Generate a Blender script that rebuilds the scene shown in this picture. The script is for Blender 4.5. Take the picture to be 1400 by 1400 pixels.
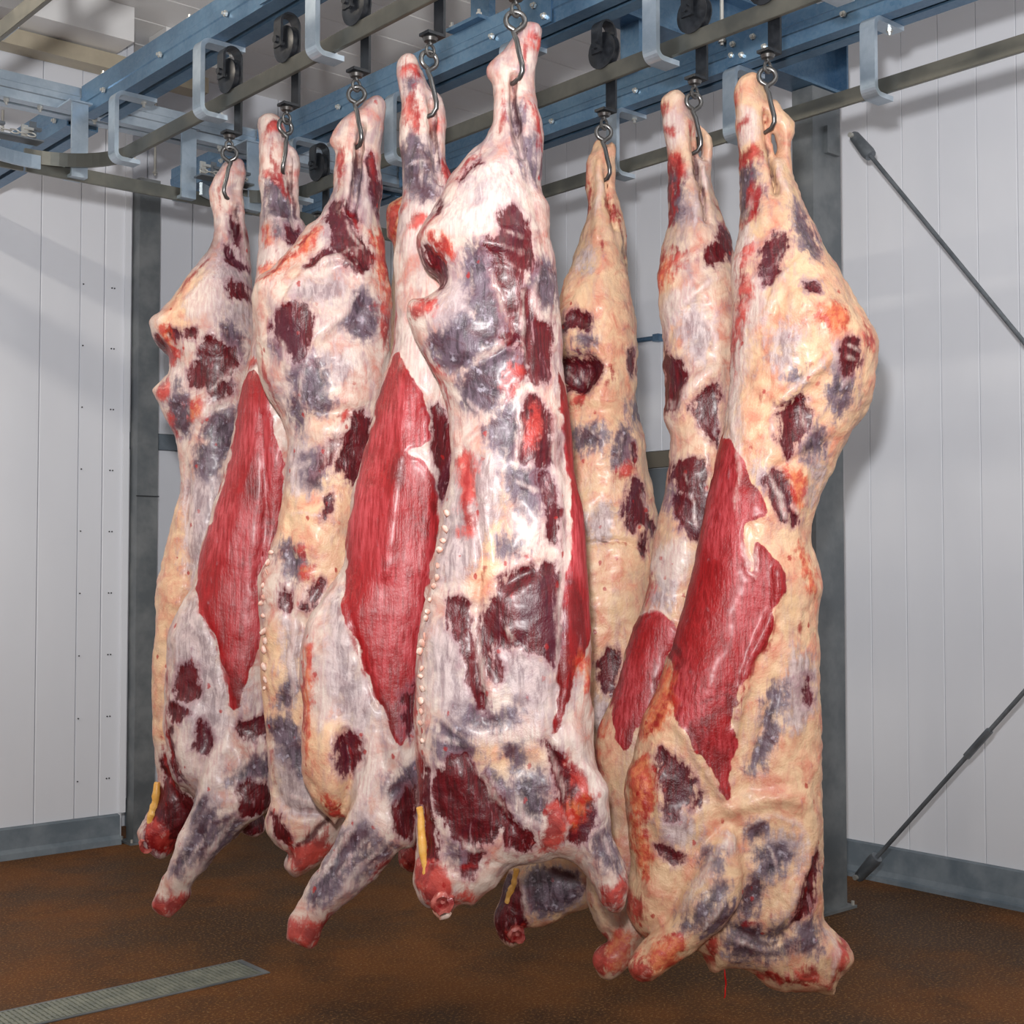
import bpy, bmesh, math, random
import numpy as np
from mathutils import Vector, Matrix

# ------------------------------------------------------------------ scene, camera, light
for o in list(bpy.data.objects):
    bpy.data.objects.remove(o)
sc = bpy.context.scene
COL = sc.collection
FPX, CX, CY, CAMZ = 1848.0, 700.0, 700.0, 1.5
TH = math.atan(70.0 / FPX)
YAW = math.radians(40.7)

cam = bpy.data.cameras.new('camera')
cam.sensor_width = 36.0
cam.lens = 36.0 * FPX / 1400.0
cam.clip_start = 0.05
camo = bpy.data.objects.new('camera', cam)
COL.objects.link(camo)
camo.location = (0, 0, CAMZ)
camo.rotation_euler = (math.pi / 2 + TH, 0, -YAW)
sc.camera = camo

sc.view_settings.view_transform = 'Standard'
sc.view_settings.look = 'None'
sc.view_settings.gamma = 1.0
sc.view_settings.use_curve_mapping = False
sc.view_settings.exposure = 0.0

world = bpy.data.worlds.new('room_ambient')
sc.world = world
world.use_nodes = True
world.node_tree.nodes['Background'].inputs[0].default_value = (1.0, 0.975, 0.95, 1)
world.node_tree.nodes['Background'].inputs[1].default_value = 0.62

FWD = np.array([math.sin(YAW), math.cos(YAW), 0.0])
RGT = np.array([math.cos(YAW), -math.sin(YAW), 0.0])

# flash gun just above the camera
fl = bpy.data.lights.new('flash', 'SPOT')
fl.energy = 900
fl.color = (1.0, 0.985, 0.98)
fl.shadow_soft_size = 0.045
fl.spot_size = math.radians(112)
fl.spot_blend = 1.0
flo = bpy.data.objects.new('flash', fl)
COL.objects.link(flo)
flo.location = Vector(-0.07 * RGT) + Vector((0, 0, CAMZ + 0.26))
flo.rotation_euler = (math.pi / 2 + math.radians(26), 0, -YAW)


def area(name, loc, size, sizey, energy, color, rot=(0, 0, 0)):
    l = bpy.data.lights.new(name, 'AREA')
    l.shape = 'RECTANGLE'
    l.size, l.size_y = size, sizey
    l.energy = energy
    l.color = color
    o = bpy.data.objects.new(name, l)
    COL.objects.link(o)
    o.location = loc
    o.rotation_euler = rot
    return o


# unseen ceiling lamps added for warm fill: two behind the camera, one far left
area('ceiling_fill_lamp', (1.2, -0.8, 4.3), 0.3, 2.4, 60, (1.0, 0.93, 0.84))
area('ceiling_fill_lamp', (3.2, -0.6, 4.3), 0.3, 2.4, 60, (1.0, 0.96, 0.9))
area('ceiling_fill_lamp', (-0.6, 4.8, 4.3), 0.3, 2.2, 120, (1.0, 0.9, 0.76))

# ------------------------------------------------------------------ helpers


def ray(px, py):
    a = (px - CX) / FPX
    b = (CY - py) / FPX
    return FWD * (math.cos(TH) - math.sin(TH) * b) + RGT * a + np.array([0, 0, 1.0]) * (math.sin(TH) + math.cos(TH) * b)


def hit(px, py, X=None, Y=None, Z=None, D=None):
    d = ray(px, py)
    if X is not None:
        t = X / d[0]
    elif Y is not None:
        t = Y / d[1]
    elif Z is not None:
        t = (Z - CAMZ) / d[2]
    else:
        t = D / (d @ FWD)
    return np.array([0, 0, CAMZ]) + t * d


def lin(c):
    return tuple(((v / 255.0) / 12.92 if v / 255.0 <= 0.04045 else ((v / 255.0 + 0.055) / 1.055) ** 2.4) for v in c) + (1.0,)


def tag(o, label=None, cat=None, group=None, kind=None):
    if label:
        o['label'] = label
    if cat:
        o['category'] = cat
    if group:
        o['group'] = group
    if kind:
        o['kind'] = kind
    return o


def empty(name, loc=(0, 0, 0), rz=0.0):
    o = bpy.data.objects.new(name, None)
    o.empty_display_size = 0.1
    o.location = loc
    o.rotation_euler = (0, 0, rz)
    COL.objects.link(o)
    return o


def link(name, me, mat=None, parent=None, loc=None):
    o = bpy.data.objects.new(name, me)
    if mat is not None and not me.materials:
        me.materials.append(mat)
    COL.objects.link(o)
    if parent is not None:
        o.parent = parent
    if loc is not None:
        o.location = loc
    return o


class MB:
    """collects boxes, prisms and tubes; build() makes one mesh object"""

    def __init__(self):
        self.bm = bmesh.new()

    def box(self, x0, x1, y0, y1, z0, z1, bev=0.0):
        bm = self.bm
        vs = [bm.verts.new((x, y, z)) for x in (x0, x1) for y in (y0, y1) for z in (z0, z1)]
        idx = [(0, 1, 3, 2), (4, 6, 7, 5), (0, 4, 5, 1), (2, 3, 7, 6), (0, 2, 6, 4), (1, 5, 7, 3)]
        fs = [bm.faces.new([vs[i] for i in f]) for f in idx]
        if bev > 0:
            es = set(e for f in fs for e in f.edges)
            bmesh.ops.bevel(bm, geom=list(es), offset=bev, segments=2, affect='EDGES')
        return self

    def prism(self, pts, axis, a, b):
        """closed 2-D profile extruded along an axis ('x': pts=(y,z); 'y': pts=(x,z); 'z': pts=(x,y))"""
        bm = self.bm

        def P(p, t):
            return {'x': (t, p[0], p[1]), 'y': (p[0], t, p[1]), 'z': (p[0], p[1], t)}[axis]
        va = [bm.verts.new(P(p, a)) for p in pts]
        vb = [bm.verts.new(P(p, b)) for p in pts]
        n = len(pts)
        for i in range(n):
            bm.faces.new([va[i], va[(i + 1) % n], vb[(i + 1) % n], vb[i]])
        bm.faces.new(va[::-1])
        bm.faces.new(vb)
        return self

    def tube(self, pts, r, n=10, closed=False):
        """round bar along a polyline; r a number or one radius per point"""
        bm = self.bm
        P = [Vector(p) for p in pts]
        m = len(P)
        R = [r] * m if not hasattr(r, '__len__') else list(r)
        rings = []
        up = None
        for i in range(m):
            if closed:
                t = P[(i + 1) % m] - P[i - 1]
            else:
                t = P[min(i + 1, m - 1)] - P[max(i - 1, 0)]
            t.normalize()
            if up is None:
                up = Vector((0, 0, 1)) if abs(t.z) < 0.9 else Vector((1, 0, 0))
            s = t.cross(up).normalized()
            up = s.cross(t).normalized()
            rings.append([bm.verts.new(P[i] + R[i] * (math.cos(k * 2 * math.pi / n) * s + math.sin(k * 2 * math.pi / n) * up)) for k in range(n)])
        for i in range(m if closed else m - 1):
            a, b = rings[i], rings[(i + 1) % m]
            for k in range(n):
                bm.faces.new([a[k], a[(k + 1) % n], b[(k + 1) % n], b[k]])
        if not closed:
            bm.faces.new(rings[0][::-1])
            bm.faces.new(rings[-1])
        return self

    def cyl(self, c, axis, r, h, n=16):
        a = Vector(c)
        d = {'x': Vector((h / 2, 0, 0)), 'y': Vector((0, h / 2, 0)), 'z': Vector((0, 0, h / 2))}[axis]
        return self.tube([a - d, a + d], r, n)

    def lathe(self, prof, axis, c, n=24):
        """profile of (radius, offset along axis), closed ring solid"""
        bm = self.bm
        rings = []
        for (r, t) in prof:
            ring = []
            for k in range(n):
                a = 2 * math.pi * k / n
                u, v = r * math.cos(a), r * math.sin(a)
                p = {'x': (t, u, v), 'y': (u, t, v), 'z': (u, v, t)}[axis]
                ring.append(bm.verts.new(Vector(c) + Vector(p)))
            rings.append(ring)
        for i in range(len(rings) - 1):
            for k in range(n):
                bm.faces.new([rings[i][k], rings[i][(k + 1) % n], rings[i + 1][(k + 1) % n], rings[i + 1][k]])
        bm.faces.new(rings[0][::-1])
        bm.faces.new(rings[-1])
        return self

    def mesh(self, name, smooth=False):
        bmesh.ops.recalc_face_normals(self.bm, faces=self.bm.faces[:])
        me = bpy.data.meshes.new(name)
        self.bm.to_mesh(me)
        self.bm.free()
        if smooth:
            for p in me.polygons:
                p.use_smooth = True
            me.set_sharp_from_angle(angle=math.radians(40))
        return me

    def build(self, name, mat, parent=None, loc=None, smooth=False):
        me = self.mesh(name, smooth)
        return link(name, me, mat, parent, loc)


# ------------------------------------------------------------------ materials
class NT:
    def __init__(self, name):
        self.m = bpy.data.materials.new(name)
        self.m.use_nodes = True
        self.t = self.m.node_tree
        self.n = self.t.nodes
        self.b = self.n['Principled BSDF']

    def node(self, typ, **kw):
        nd = self.n.new(typ)
        for k, v in kw.items():
            setattr(nd, k, v)
        return nd

    def L(self, a, b):
        self.t.links.new(a, b)

    def setin(self, sock, v):
        if isinstance(v, bpy.types.NodeSocket):
            self.L(v, sock)
        else:
            sock.default_value = v

    def coord(self, scale=(1, 1, 1), which='Object', rot=(0, 0, 0)):
        tc = self.node('ShaderNodeTexCoord')
        mp = self.node('ShaderNodeMapping')
        mp.inputs['Scale'].default_value = scale
        mp.inputs['Rotation'].default_value = rot
        self.L(tc.outputs[which], mp.inputs['Vector'])
        return mp.outputs[0]

    def noise(self, vec, scale, detail=3, rough=0.5, dist=0.0):
        nd = self.node('ShaderNodeTexNoise')
        self.L(vec, nd.inputs['Vector'])
        nd.inputs['Scale'].default_value = scale
        nd.inputs['Detail'].default_value = detail
        nd.inputs['Roughness'].default_value = rough
        nd.inputs['Distortion'].default_value = dist
        return nd.outputs['Fac']

    def math(self, op, a, b=0.0, c=None):
        nd = self.node('ShaderNodeMath', operation=op)
        self.setin(nd.inputs[0], a)
        self.setin(nd.inputs[1], b)
        if c is not None:
            self.setin(nd.inputs[2], c)
        return nd.outputs[0]

    def step(self, v, lo, hi, to0=0.0, to1=1.0):
        nd = self.node('ShaderNodeMapRange', interpolation_type='SMOOTHSTEP')
        self.setin(nd.inputs['Value'], v)
        nd.inputs['From Min'].default_value = lo
        nd.inputs['From Max'].default_value = hi
        nd.inputs['To Min'].default_value = to0
        nd.inputs['To Max'].default_value = to1
        return nd.outputs[0]

    def mix(self, f, a, b):
        nd = self.node('ShaderNodeMix', data_type='RGBA')
        self.setin(nd.inputs[0], f)
        self.setin(nd.inputs[6], a)
        self.setin(nd.inputs[7], b)
        return nd.outputs[2]

    def bump(self, h, strength, dist):
        nd = self.node('ShaderNodeBump')
        nd.inputs['Strength'].default_value = strength
        nd.inputs['Distance'].default_value = dist
        self.L(h, nd.inputs['Height'])
        self.L(nd.outputs[0], self.b.inputs['Normal'])
        return nd

    def set(self, color=None, rough=None, metal=None, spec=None):
        if color is not None:
            self.setin(self.b.inputs['Base Color'], color)
        if rough is not None:
            self.setin(self.b.inputs['Roughness'], rough)
        if metal is not None:
            self.setin(self.b.inputs['Metallic'], metal)
        if spec is not None:
            self.b.inputs['Specular IOR Level'].default_value = spec
        return self.m


def metal_mat(name, c0, c1, rough0, rough1, metal, scale=9.0, spangle=0.0):
    t = NT(name)
    v = t.coord((1, 1, 1))
    n = t.noise(v, scale, 4, 0.6)
    col = t.mix(t.step(n, 0.35, 0.68), lin(c0), lin(c1))
    if spangle:
        vo = t.node('ShaderNodeTexVoronoi')
        vo.inputs['Scale'].default_value = 90
        t.L(v, vo.inputs['Vector'])
        col = t.mix(t.math('MULTIPLY', vo.outputs['Color'], spangle), col, lin((235, 242, 250)))
    t.set(col, t.step(n, 0.3, 0.7, rough0, rough1), metal)
    t.bump(n, 0.05, 0.01)
    return t.m


M = {}
M['galv'] = metal_mat('galvanised_steel_blue', (74, 108, 138), (98, 132, 160), 0.30, 0.44, 0.7, 4, 0.06)
M['zinc'] = metal_mat('zinc_plated_steel', (160, 176, 190), (184, 197, 208), 0.28, 0.4, 0.7, 6, 0.1)
M['rail'] = metal_mat('worn_rail_steel', (104, 104, 98), (128, 126, 116), 0.28, 0.45, 0.75, 5)
M['post'] = metal_mat('grey_post_steel', (98, 104, 108), (128, 132, 134), 0.4, 0.6, 0.45, 5)
M['rodm'] = metal_mat('grey_rod_steel', (96, 102, 108), (120, 126, 132), 0.4, 0.55, 0.5, 12)
M['hook'] = metal_mat('polished_hook_steel', (84, 84, 86), (110, 109, 108), 0.26, 0.34, 0.9, 4)
M['black'] = metal_mat('black_roller', (20, 22, 26), (34, 37, 42), 0.3, 0.45, 0.0, 30)
M['bolt'] = metal_mat('bright_bolt', (180, 180, 176), (200, 198, 190), 0.25, 0.35, 0.6, 4)
M['kerb'] = metal_mat('grey_kerb', (96, 108, 118), (120, 130, 138), 0.45, 0.65, 0.0, 6)
M['purlin'] = metal_mat('dull_channel', (178, 168, 148), (196, 186, 164), 0.4, 0.6, 0.2, 4)
M['grate'] = metal_mat('drain_steel', (126, 130, 120), (150, 152, 140), 0.4, 0.55, 0.4, 14)


def wall_mat(name, c, c2, scale=1.3):
    t = NT(name)
    v = t.coord((1, 1, 0.35))
    n = t.noise(v, scale, 4, 0.55)
    n2 = t.noise(t.coord((40, 40, 0.6)), 1.0, 2)
    col = t.mix(t.step(n, 0.3, 0.75), lin(c), lin(c2))
    t.set(col, 0.42, 0.0)
    t.bump(n2, 0.04, 0.004)
    return t.m


M['wall'] = wall_mat('white_panel', (222, 225, 232), (214, 218, 226))
M['ceil'] = wall_mat('white_ceiling_panel', (238, 238, 238), (232, 231, 228))
M['door'] = wall_mat('grey_door', (110, 118, 124), (98, 106, 112))
M['frame'] = wall_mat('brown_frame', (112, 106, 94), (100, 94, 82))

t = NT('brown_speckled_floor')
v = t.coord()
n1 = t.noise(v, 1.1, 4, 0.6)
n2 = t.noise(v, 95, 2, 0.5)
n3 = t.noise(v, 330, 2, 0.5)
n4 = t.noise(v, 3.5, 4, 0.6)
col = t.mix(t.step(n1, 0.38, 0.66), lin((76, 54, 37)), lin((114, 72, 40)))
col = t.mix(t.step(n4, 0.45, 0.75, 0, 0.6), col, lin((52, 42, 36)))
col = t.mix(t.step(n2, 0.5, 0.72, 0, 0.65), col, lin((160, 120, 74)))
col = t.mix(t.step(n3, 0.35, 0.55, 0.5, 0.0), col, lin((28, 20, 16)))
sp = t.node('ShaderNodeTexVoronoi')
sp.inputs['Scale'].default_value = 55
t.L(v, sp.inputs['Vector'])
n5 = t.noise(v, 17, 1, 0.5)
spk = t.math('MULTIPLY', t.step(sp.outputs['Distance'], 0.06, 0.12, 1, 0), t.step(n5, 0.62, 0.7))
col = t.mix(spk, col, lin((205, 190, 150)))
t.set(col, t.step(n1, 0.3, 0.7, 0.5, 0.65), 0.0, 0.1)
t.bump(n2, 0.25, 0.004)
M['floor'] = t.m


def simple(name, c0, c1, rough, scale=30, bump=0.2):
    t = NT(name)
    v = t.coord()
    n = t.noise(v, scale, 4, 0.6)
    t.set(t.mix(t.step(n, 0.35, 0.65), lin(c0), lin(c1)), rough, 0.0)
    t.bump(n, bump, 0.01)
    return t.m


M['lig'] = simple('yellow_ligament', (206, 150, 66), (216, 170, 96), 0.4)
M['bone'] = simple('bloody_bone', (176, 96, 88), (116, 14, 18), 0.3, 30)
M['spine'] = simple('spine_bone', (206, 184, 172), (188, 134, 118), 0.45, 40)
M['blood'] = simple('wet_blood', (150, 14, 16), (188, 34, 30), 0.2, 40)


# meat: every colour zone is a field carried by the mesh, edges frayed by noise
def meat_material():
    t = NT('beef_surface')
    v = t.coord()
    vs = t.coord((1, 1, 0.10))
    nA = t.noise(v, 42, 5, 0.62)
    nL = t.noise(t.coord((1, 1, 0.6)), 6, 3, 0.55)
    nL2 = t.noise(t.coord((1, 1, 0.5), rot=(0.3, 0.2, 0)), 8.5, 4, 0.6, 0.8)
    nM = t.noise(v, 17, 4, 0.6, 0.6)
    nS = t.noise(vs, 120, 4, 0.6)
    nS2 = t.noise(t.coord((1, 1, 0.2), rot=(0, 0.45, 0)), 62, 4, 0.65, 0.5)
    nF = t.noise(v, 130, 3, 0.6)
    a1 = t.node('ShaderNodeAttribute', attribute_name='fieldA')
    a2 = t.node('ShaderNodeAttribute', attribute_name='fieldB')
    s1 = t.node('ShaderNodeSeparateColor')
    s2 = t.node('ShaderNodeSeparateColor')
    t.L(a1.outputs['Color'], s1.inputs[0])
    t.L(a2.outputs['Color'], s2.inputs[0])
    fm, fp, fr, fw = s1.outputs[0], s1.outputs[1], s1.outputs[2], a1.outputs['Alpha']
    fb, fk, fo, ff = s2.outputs[0], s2.outputs[1], s2.outputs[2], a2.outputs['Alpha']
    # joint fray noise
    fr_ = t.math('ADD', t.math('MULTIPLY', nA, 0.9), t.math('MULTIPLY', nS2, 1.1))
    fr_ = t.math('ADD', fr_, t.math('MULTIPLY', nM, 0.6))
    fray = t.math('SUBTRACT', t.math('MULTIPLY', fr_, 0.3846 * 1.7), 0.85)

    def mask(f, amp, edge, off=0.44):
        return t.step(t.math('ADD', f, t.math('MULTIPLY', fray, amp)), off - edge, off + edge)
    cream = t.mix(t.step(nM, 0.34, 0.66), lin((214, 184, 154)), lin((202, 152, 128)))
    cream = t.mix(t.step(nL2, 0.5, 0.68, 0, 0.55), cream, lin((208, 178, 134)))
    white = t.mix(t.step(nM, 0.36, 0.66), lin((204, 189, 180)), lin((188, 152, 142)))
    isfat = t.step(t.math('ADD', ff, t.math('MULTIPLY', t.math('SUBTRACT', nL, 0.5), 0.9)), 0.25, 0.75)
    base = t.mix(isfat, white, cream)
    lean_base = t.step(isfat, 0.0, 1.0, 1.0, 0.42)
    # fibres and membranes let the lean shine through
    base = t.mix(t.math('MULTIPLY', t.step(nS2, 0.5, 0.68, 0, 0.5), lean_base), base, lin((188, 120, 112)))
    base = t.mix(t.math('MULTIPLY', t.math('MULTIPLY', t.step(nL2, 0.47, 0.62), t.step(nS2, 0.34, 0.62, 0.25, 0.85)), lean_base), base, lin((162, 142, 146)))
    base = t.mix(t.math('MULTIPLY', t.step(nM, 0.54, 0.72), t.step(nF, 0.4, 0.7, 0.2, 0.55)), base, lin((190, 100, 82)))
    # w : white sinew
    base = t.mix(t.math('MULTIPLY', mask(fw, 0.9, 0.22), 0.85), base, t.mix(t.step(nS, 0.35, 0.65), lin((208, 197, 190)), lin((192, 168, 166))))
    # b : bluish membrane
    cb = t.mix(t.step(nS2, 0.36, 0.64), lin((138, 122, 128)), lin((196, 182, 182)))
    base = t.mix(t.math('MULTIPLY', mask(fb, 1.3, 0.25), 0.85), base, cb)
    # r : red skin muscle of the flank, long fibres
    cr = t.mix(t.step(nS, 0.30, 0.70), lin((134, 12, 20)), lin((162, 34, 40)))
    cr = t.mix(t.math('MULTIPLY', t.step(nL, 0.45, 0.64), t.step(nS, 0.34, 0.66, 0.15, 0.8)), cr, lin((186, 88, 94)))
    cr = t.mix(t.math('MULTIPLY', t.step(nL2, 0.52, 0.66), 0.75), cr, lin((102, 5, 11)))
    base = t.mix(mask(fr, 0.32, 0.05, 0.46), base, cr)
    # p : blue purple lean under membrane
    cp = t.mix(t.step(nS2, 0.36, 0.60), lin((50, 36, 52)), lin((106, 90, 104)))
    cp = t.mix(t.step(nM, 0.48, 0.66, 0, 0.75), cp, lin((72, 26, 44)))
    cp = t.mix(t.step(nA, 0.56, 0.72, 0, 0.8), cp, lin((174, 168, 180)))
    fpp = t.math('ADD', fp, t.math('MULTIPLY', fb, 0.16))
    base = t.mix(t.math('MULTIPLY', mask(fpp, 1.15, 0.22, 0.30), 0.6), base, lin((158, 140, 144)))
    base = t.mix(t.math('MULTIPLY', mask(fpp, 1.15, 0.18, 0.42), 0.9), base, cp)
    # m : dark lean, paler where the membrane still covers its rim
    cm = t.mix(t.step(nS, 0.32, 0.66), lin((74, 10, 22)), lin((108, 22, 34)))
    cm = t.mix(t.step(nL2, 0.48, 0.66, 0, 0.7), cm, lin((86, 34, 54)))
    cm = t.mix(t.math('MULTIPLY', t.step(nS2, 0.58, 0.72), 0.6), cm, lin((172, 136, 140)))
    base = t.mix(t.math('MULTIPLY', mask(fm, 1.0, 0.16, 0.26), 0.55), base, lin((150, 112, 122)))
    base = t.mix(mask(fm, 1.0, 0.08, 0.42), base, cm)
    # o : orange bloody fat
    base = t.mix(t.math('MULTIPLY', mask(fo, 1.2, 0.2), 0.8), base, t.mix(t.step(nA, 0.4, 0.6), lin((204, 118, 74)), lin((184, 60, 38))))
    # k : blood
    ck = t.mix(t.step(nM, 0.38, 0.62), lin((138, 10, 16)), lin((186, 74, 66)))
    ck = t.mix(t.step(nA, 0.56, 0.7, 0, 0.6), ck, lin((206, 160, 150)))
    base = t.mix(t.math('MULTIPLY', mask(fk, 1.2, 0.2, 0.42), 0.88), base, ck)
    # s : sinew strands lying over the lean
    a3 = t.node('ShaderNodeAttribute', attribute_name='fieldC')
    s3 = t.node('ShaderNodeSeparateColor')
    t.L(a3.outputs['Color'], s3.inputs[0])
    base = t.mix(t.math('MULTIPLY', mask(s3.outputs[0], 1.3, 0.32, 0.5), 0.62), base, t.mix(t.step(nS, 0.35, 0.65), lin((216, 202, 194)), lin((196, 168, 164))))
    base = t.mix(t.math('MULTIPLY', mask(s3.outputs[1], 1.5, 0.25, 0.48), 0.75), base, lin((146, 18, 22)))
    base = t.mix(t.math('MULTIPLY', mask(s3.outputs[2], 1.0, 0.25, 0.45), 0.8), base, lin((70, 24, 34)))  # dark strokes: shade of gaps and creases painted into the colour
    # scattered blood flecks
    vo = t.node('ShaderNodeTexVoronoi')
    vo.inputs['Scale'].default_value = 21
    t.L(t.coord((1, 1, 0.7)), vo.inputs['Vector'])
    fleck = t.math('MULTIPLY', t.step(t.math('ADD', vo.outputs['Distance'], t.math('MULTIPLY', nF, 0.25)), 0.2, 0.27, 1, 0), t.step(nL, 0.44, 0.56))
    base = t.mix(t.math('MULTIPLY', fleck, 0.75), base, lin((160, 26, 26)))
    gm = t.node('ShaderNodeGamma')
    t.L(base, gm.inputs[0])
    gm.inputs[1].default_value = 1.22
    base = gm.outputs[0]
    lean = t.math('MAXIMUM', mask(fm, 0.9, 0.1), mask(fr, 0.9, 0.1))
    t.set(base, t.step(lean, 0, 1, 0.46, 0.42), 0.0, 0.4)
    t.b.inputs['Coat Weight'].default_value = 0.12
    t.b.inputs['Coat Roughness'].default_value = 0.24
    h = t.math('ADD', t.math('MULTIPLY', nA, 0.5), t.math('MULTIPLY', nS2, 0.4))
    h = t.math('ADD', h, t.math('MULTIPLY', t.math('MULTIPLY', nM, 0.9), t.step(fr, 0.4, 0.6, 1.0, 0.25)))
    h = t.math('ADD', h, t.math('MULTIPLY', nS, t.step(fr, 0.4, 0.6, 0.0, 0.4)))
    h = t.math('ADD', h, t.math('MULTIPLY', t.math('MULTIPLY', nF, isfat), 0.35))
    h = t.math('SUBTRACT', h, t.math('MULTIPLY', mask(fm, 0.95, 0.12, 0.40), 0.4))
    t.bump(h, 0.45, 0.011)
    return t.m


M['meat'] = meat_material()

# ------------------------------------------------------------------ the room
XR, YL, YB, ZC = 5.55, 6.93, 7.35, 4.42        # right wall, left end wall, recessed back wall, ceiling
rnd = random.Random(3)


def struct(o):
    o['kind'] = 'structure'
    return o


struct(MB().box(-4.5, 5.7, -3.5, 7.6, -0.1, 0.0).build('floor', M['floor']))


def panel_mesh(name, w, h, th, groove=0.006):
    """a wall panel: face towards -y, chamfered long edges"""
    g = groove
    return MB().prism([(g * 0.4, 0.0), (w - g * 0.4, 0.0), (w - g * 0.4, -th + g), (w - g * 1.4, -th), (g * 1.4, -th), (g * 0.4, -th + g)], 'z', 0, h).mesh(name)


# right wall, panels about 0.195 m wide
wr = struct(MB().box(XR + 0.03, XR + 0.12, -1.4, 7.6, 0.0, ZC).build('wall_right', M['wall']))
pw = 0.1945
pm = panel_mesh('panel', pw, ZC, 0.03, 0.0025)
y = 4.0 - 0.0
ys = [4.0 - 0.1945 * k for k in range(1, 22)] + [4.0 + 0.1945 * k for k in range(0, 19)]
for yy in ys:
    if yy + pw > 7.35:
        continue
    if yy + pw > 4.98 and yy < 5.95:
        continue                                    # the doorway is panelled separately
    o = link('panel', pm, M['wall'], wr)
    o.location = (XR + 0.03, yy + pw, 0)
    o.rotation_euler = (0, 0, -math.pi / 2)
pm2 = panel_mesh('panel_over_door', pw, ZC - 2.13, 0.03, 0.0025)
for yy in ys:
    if yy + pw > 4.98 and yy < 5.95:
        o = link('panel', pm2, M['wall'], wr)
        o.location = (XR + 0.03, yy + pw, 2.13)
        o.rotation_euler = (0, 0, -math.pi / 2)
y0d = min(yy for yy in ys if yy + pw > 4.98 and yy < 5.95)
y1d = max(yy for yy in ys if yy + pw > 4.98 and yy < 5.95) + pw

d1 = struct(empty('door_1', (XR, y0d, 0)))
DW = y1d - y0d
MB().box(-0.02, 0.025, 0.0, DW, 2.035, 2.125).build('door_lintel', M['frame'], d1)
MB().box(-0.02, 0.025, 0.0, 0.08, 0.0, 2.033).build('door_jamb', M['frame'], d1)
MB().box(-0.02, 0.025, DW - 0.08, DW, 0.0, 2.033).build('door_jamb', M['frame'], d1)
MB().box(0.0, 0.028, 0.085, DW - 0.085, 0.02, 2.03).box(-0.008, 0.0, 0.16, DW - 0.16, 1.1, 1.94, 0.003).build('door_leaf', M['door'], d1)

# left end wall (faces the camera side), panels between the seams of the photo
wl = struct(MB().box(-3.5, 3.19, YL + 0.03, YL + 0.12, 0.0, ZC).build('wall_left', M['wall']))
seams = [-3.5, -2.95, -2.4, -1.85, -1.3, -0.75, -0.2, 0.35, 0.9, 1.45, 1.98, 2.40, 2.71, 2.925, 3.06, 3.19]
for a, b in zip(seams[:-1], seams[1:]):
    o = link('panel', panel_mesh('panel', b - a, ZC, 0.03 if b != 3.06 else 0.027, 0.0035), M['wall'], wl)
    o.location = (a, YL + 0.03, 0)
sm = MB().cyl((0, 0, 0), 'y', 0.004, 0.004, 8).mesh('screw')
for x in (2.94, 3.10, 3.115, 3.178):
    for k in range(9):
        o = link('screw', sm, M['black'], wl)
        o.location = (x, YL - 0.002, 0.35 + 0.33 * k + (0.03 if x > 3.15 else 0))
struct(MB().prism([(3.17, YL - 0.012), (3.205, YL - 0.012), (3.205, YL + 0.42), (3.193, YL + 0.42), (3.193, YL - 0.002), (3.17, YL - 0.002)], 'z', 0.16, ZC).build('trim_1', M['wall']))

# recessed back wall behind the posts
wb = struct(MB().box(3.2, 5.6, YB + 0.03, YB + 0.12, 0.0, ZC).build('wall_back', M['wall']))
xs = [3.21 + 0.2925 * k for k in range(9)]
for a, b in zip(xs[:-1], xs[1:]):
    for (z0, z1) in ((0.0, 2.16), (2.26, ZC)):
        o = link('panel', panel_mesh('panel', b - a, z1 - z0, 0.03, 0.006), M['wall'], wb)
        o.location = (a, YB + 0.03, z0)
struct(MB().box(3.21, 5.55, YB - 0.025, YB + 0.03, 2.165, 2.255).build('trim_2', M['kerb']))

# kerbs along the walls
struct(MB().prism([(XR - 0.055, 0.0), (XR - 0.055, 0.02), (XR - 0.035, 0.025), (XR - 0.028, 0.05), (XR - 0.022, 0.16), (XR - 0.001, 0.166), (XR - 0.001, 0.0)], 'y', -1.4, 7.3).build('baseboard_right', M['kerb']))
struct(MB().prism([(YL - 0.055, 0.0), (YL - 0.050, 0.03), (YL - 0.035, 0.05), (YL - 0.03, 0.15), (YL - 0.001, 0.158), (YL - 0.001, 0.0)], 'x', -3.5, 3.165).build('baseboard_left', M['kerb']))
struct(MB().prism([(YB - 0.05, 0.0), (YB - 0.035, 0.05), (YB - 0.03, 0.15), (YB - 0.001, 0.158), (YB - 0.001, 0.0)], 'x', 3.4, 5.5).build('baseboard_back', M['kerb']))

# ceiling with long panels across the rails
ce = struct(MB().box(-3.5, 5.7, 1.4, 7.5, ZC + 0.03, ZC + 0.12).build('ceiling', M['ceil']))
cpm = MB().prism([(0.003, 0.03), (0.003, 0.004), (0.007, 0.0), (0.323, 0.0), (0.327, 0.004), (0.327, 0.03)], 'x', -3.5, 5.58).mesh('ceiling_panel')
for k in range(18):
    o = link('panel', cpm, M['ceil'], ce)
    o.location = (0, 1.45 + 0.33 * k, ZC)

# channel and boxed soffit where the left wall meets the ceiling
struct(MB().prism([(6.80, 4.14), (6.925, 4.14), (6.925, 4.225), (6.80, 4.225)], 'x', -3.5, 3.6).build('trim_3', M['purlin']))
struct(MB().box(-3.5, 3.06, 6.60, 6.928, 4.235, ZC - 0.002).build('trim_4', M['ceil']))
struct(MB().box(3.30, 3.75, 6.72, 6.928, 4.26, ZC - 0.002).build('trim_5', M['ceil']))

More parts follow.
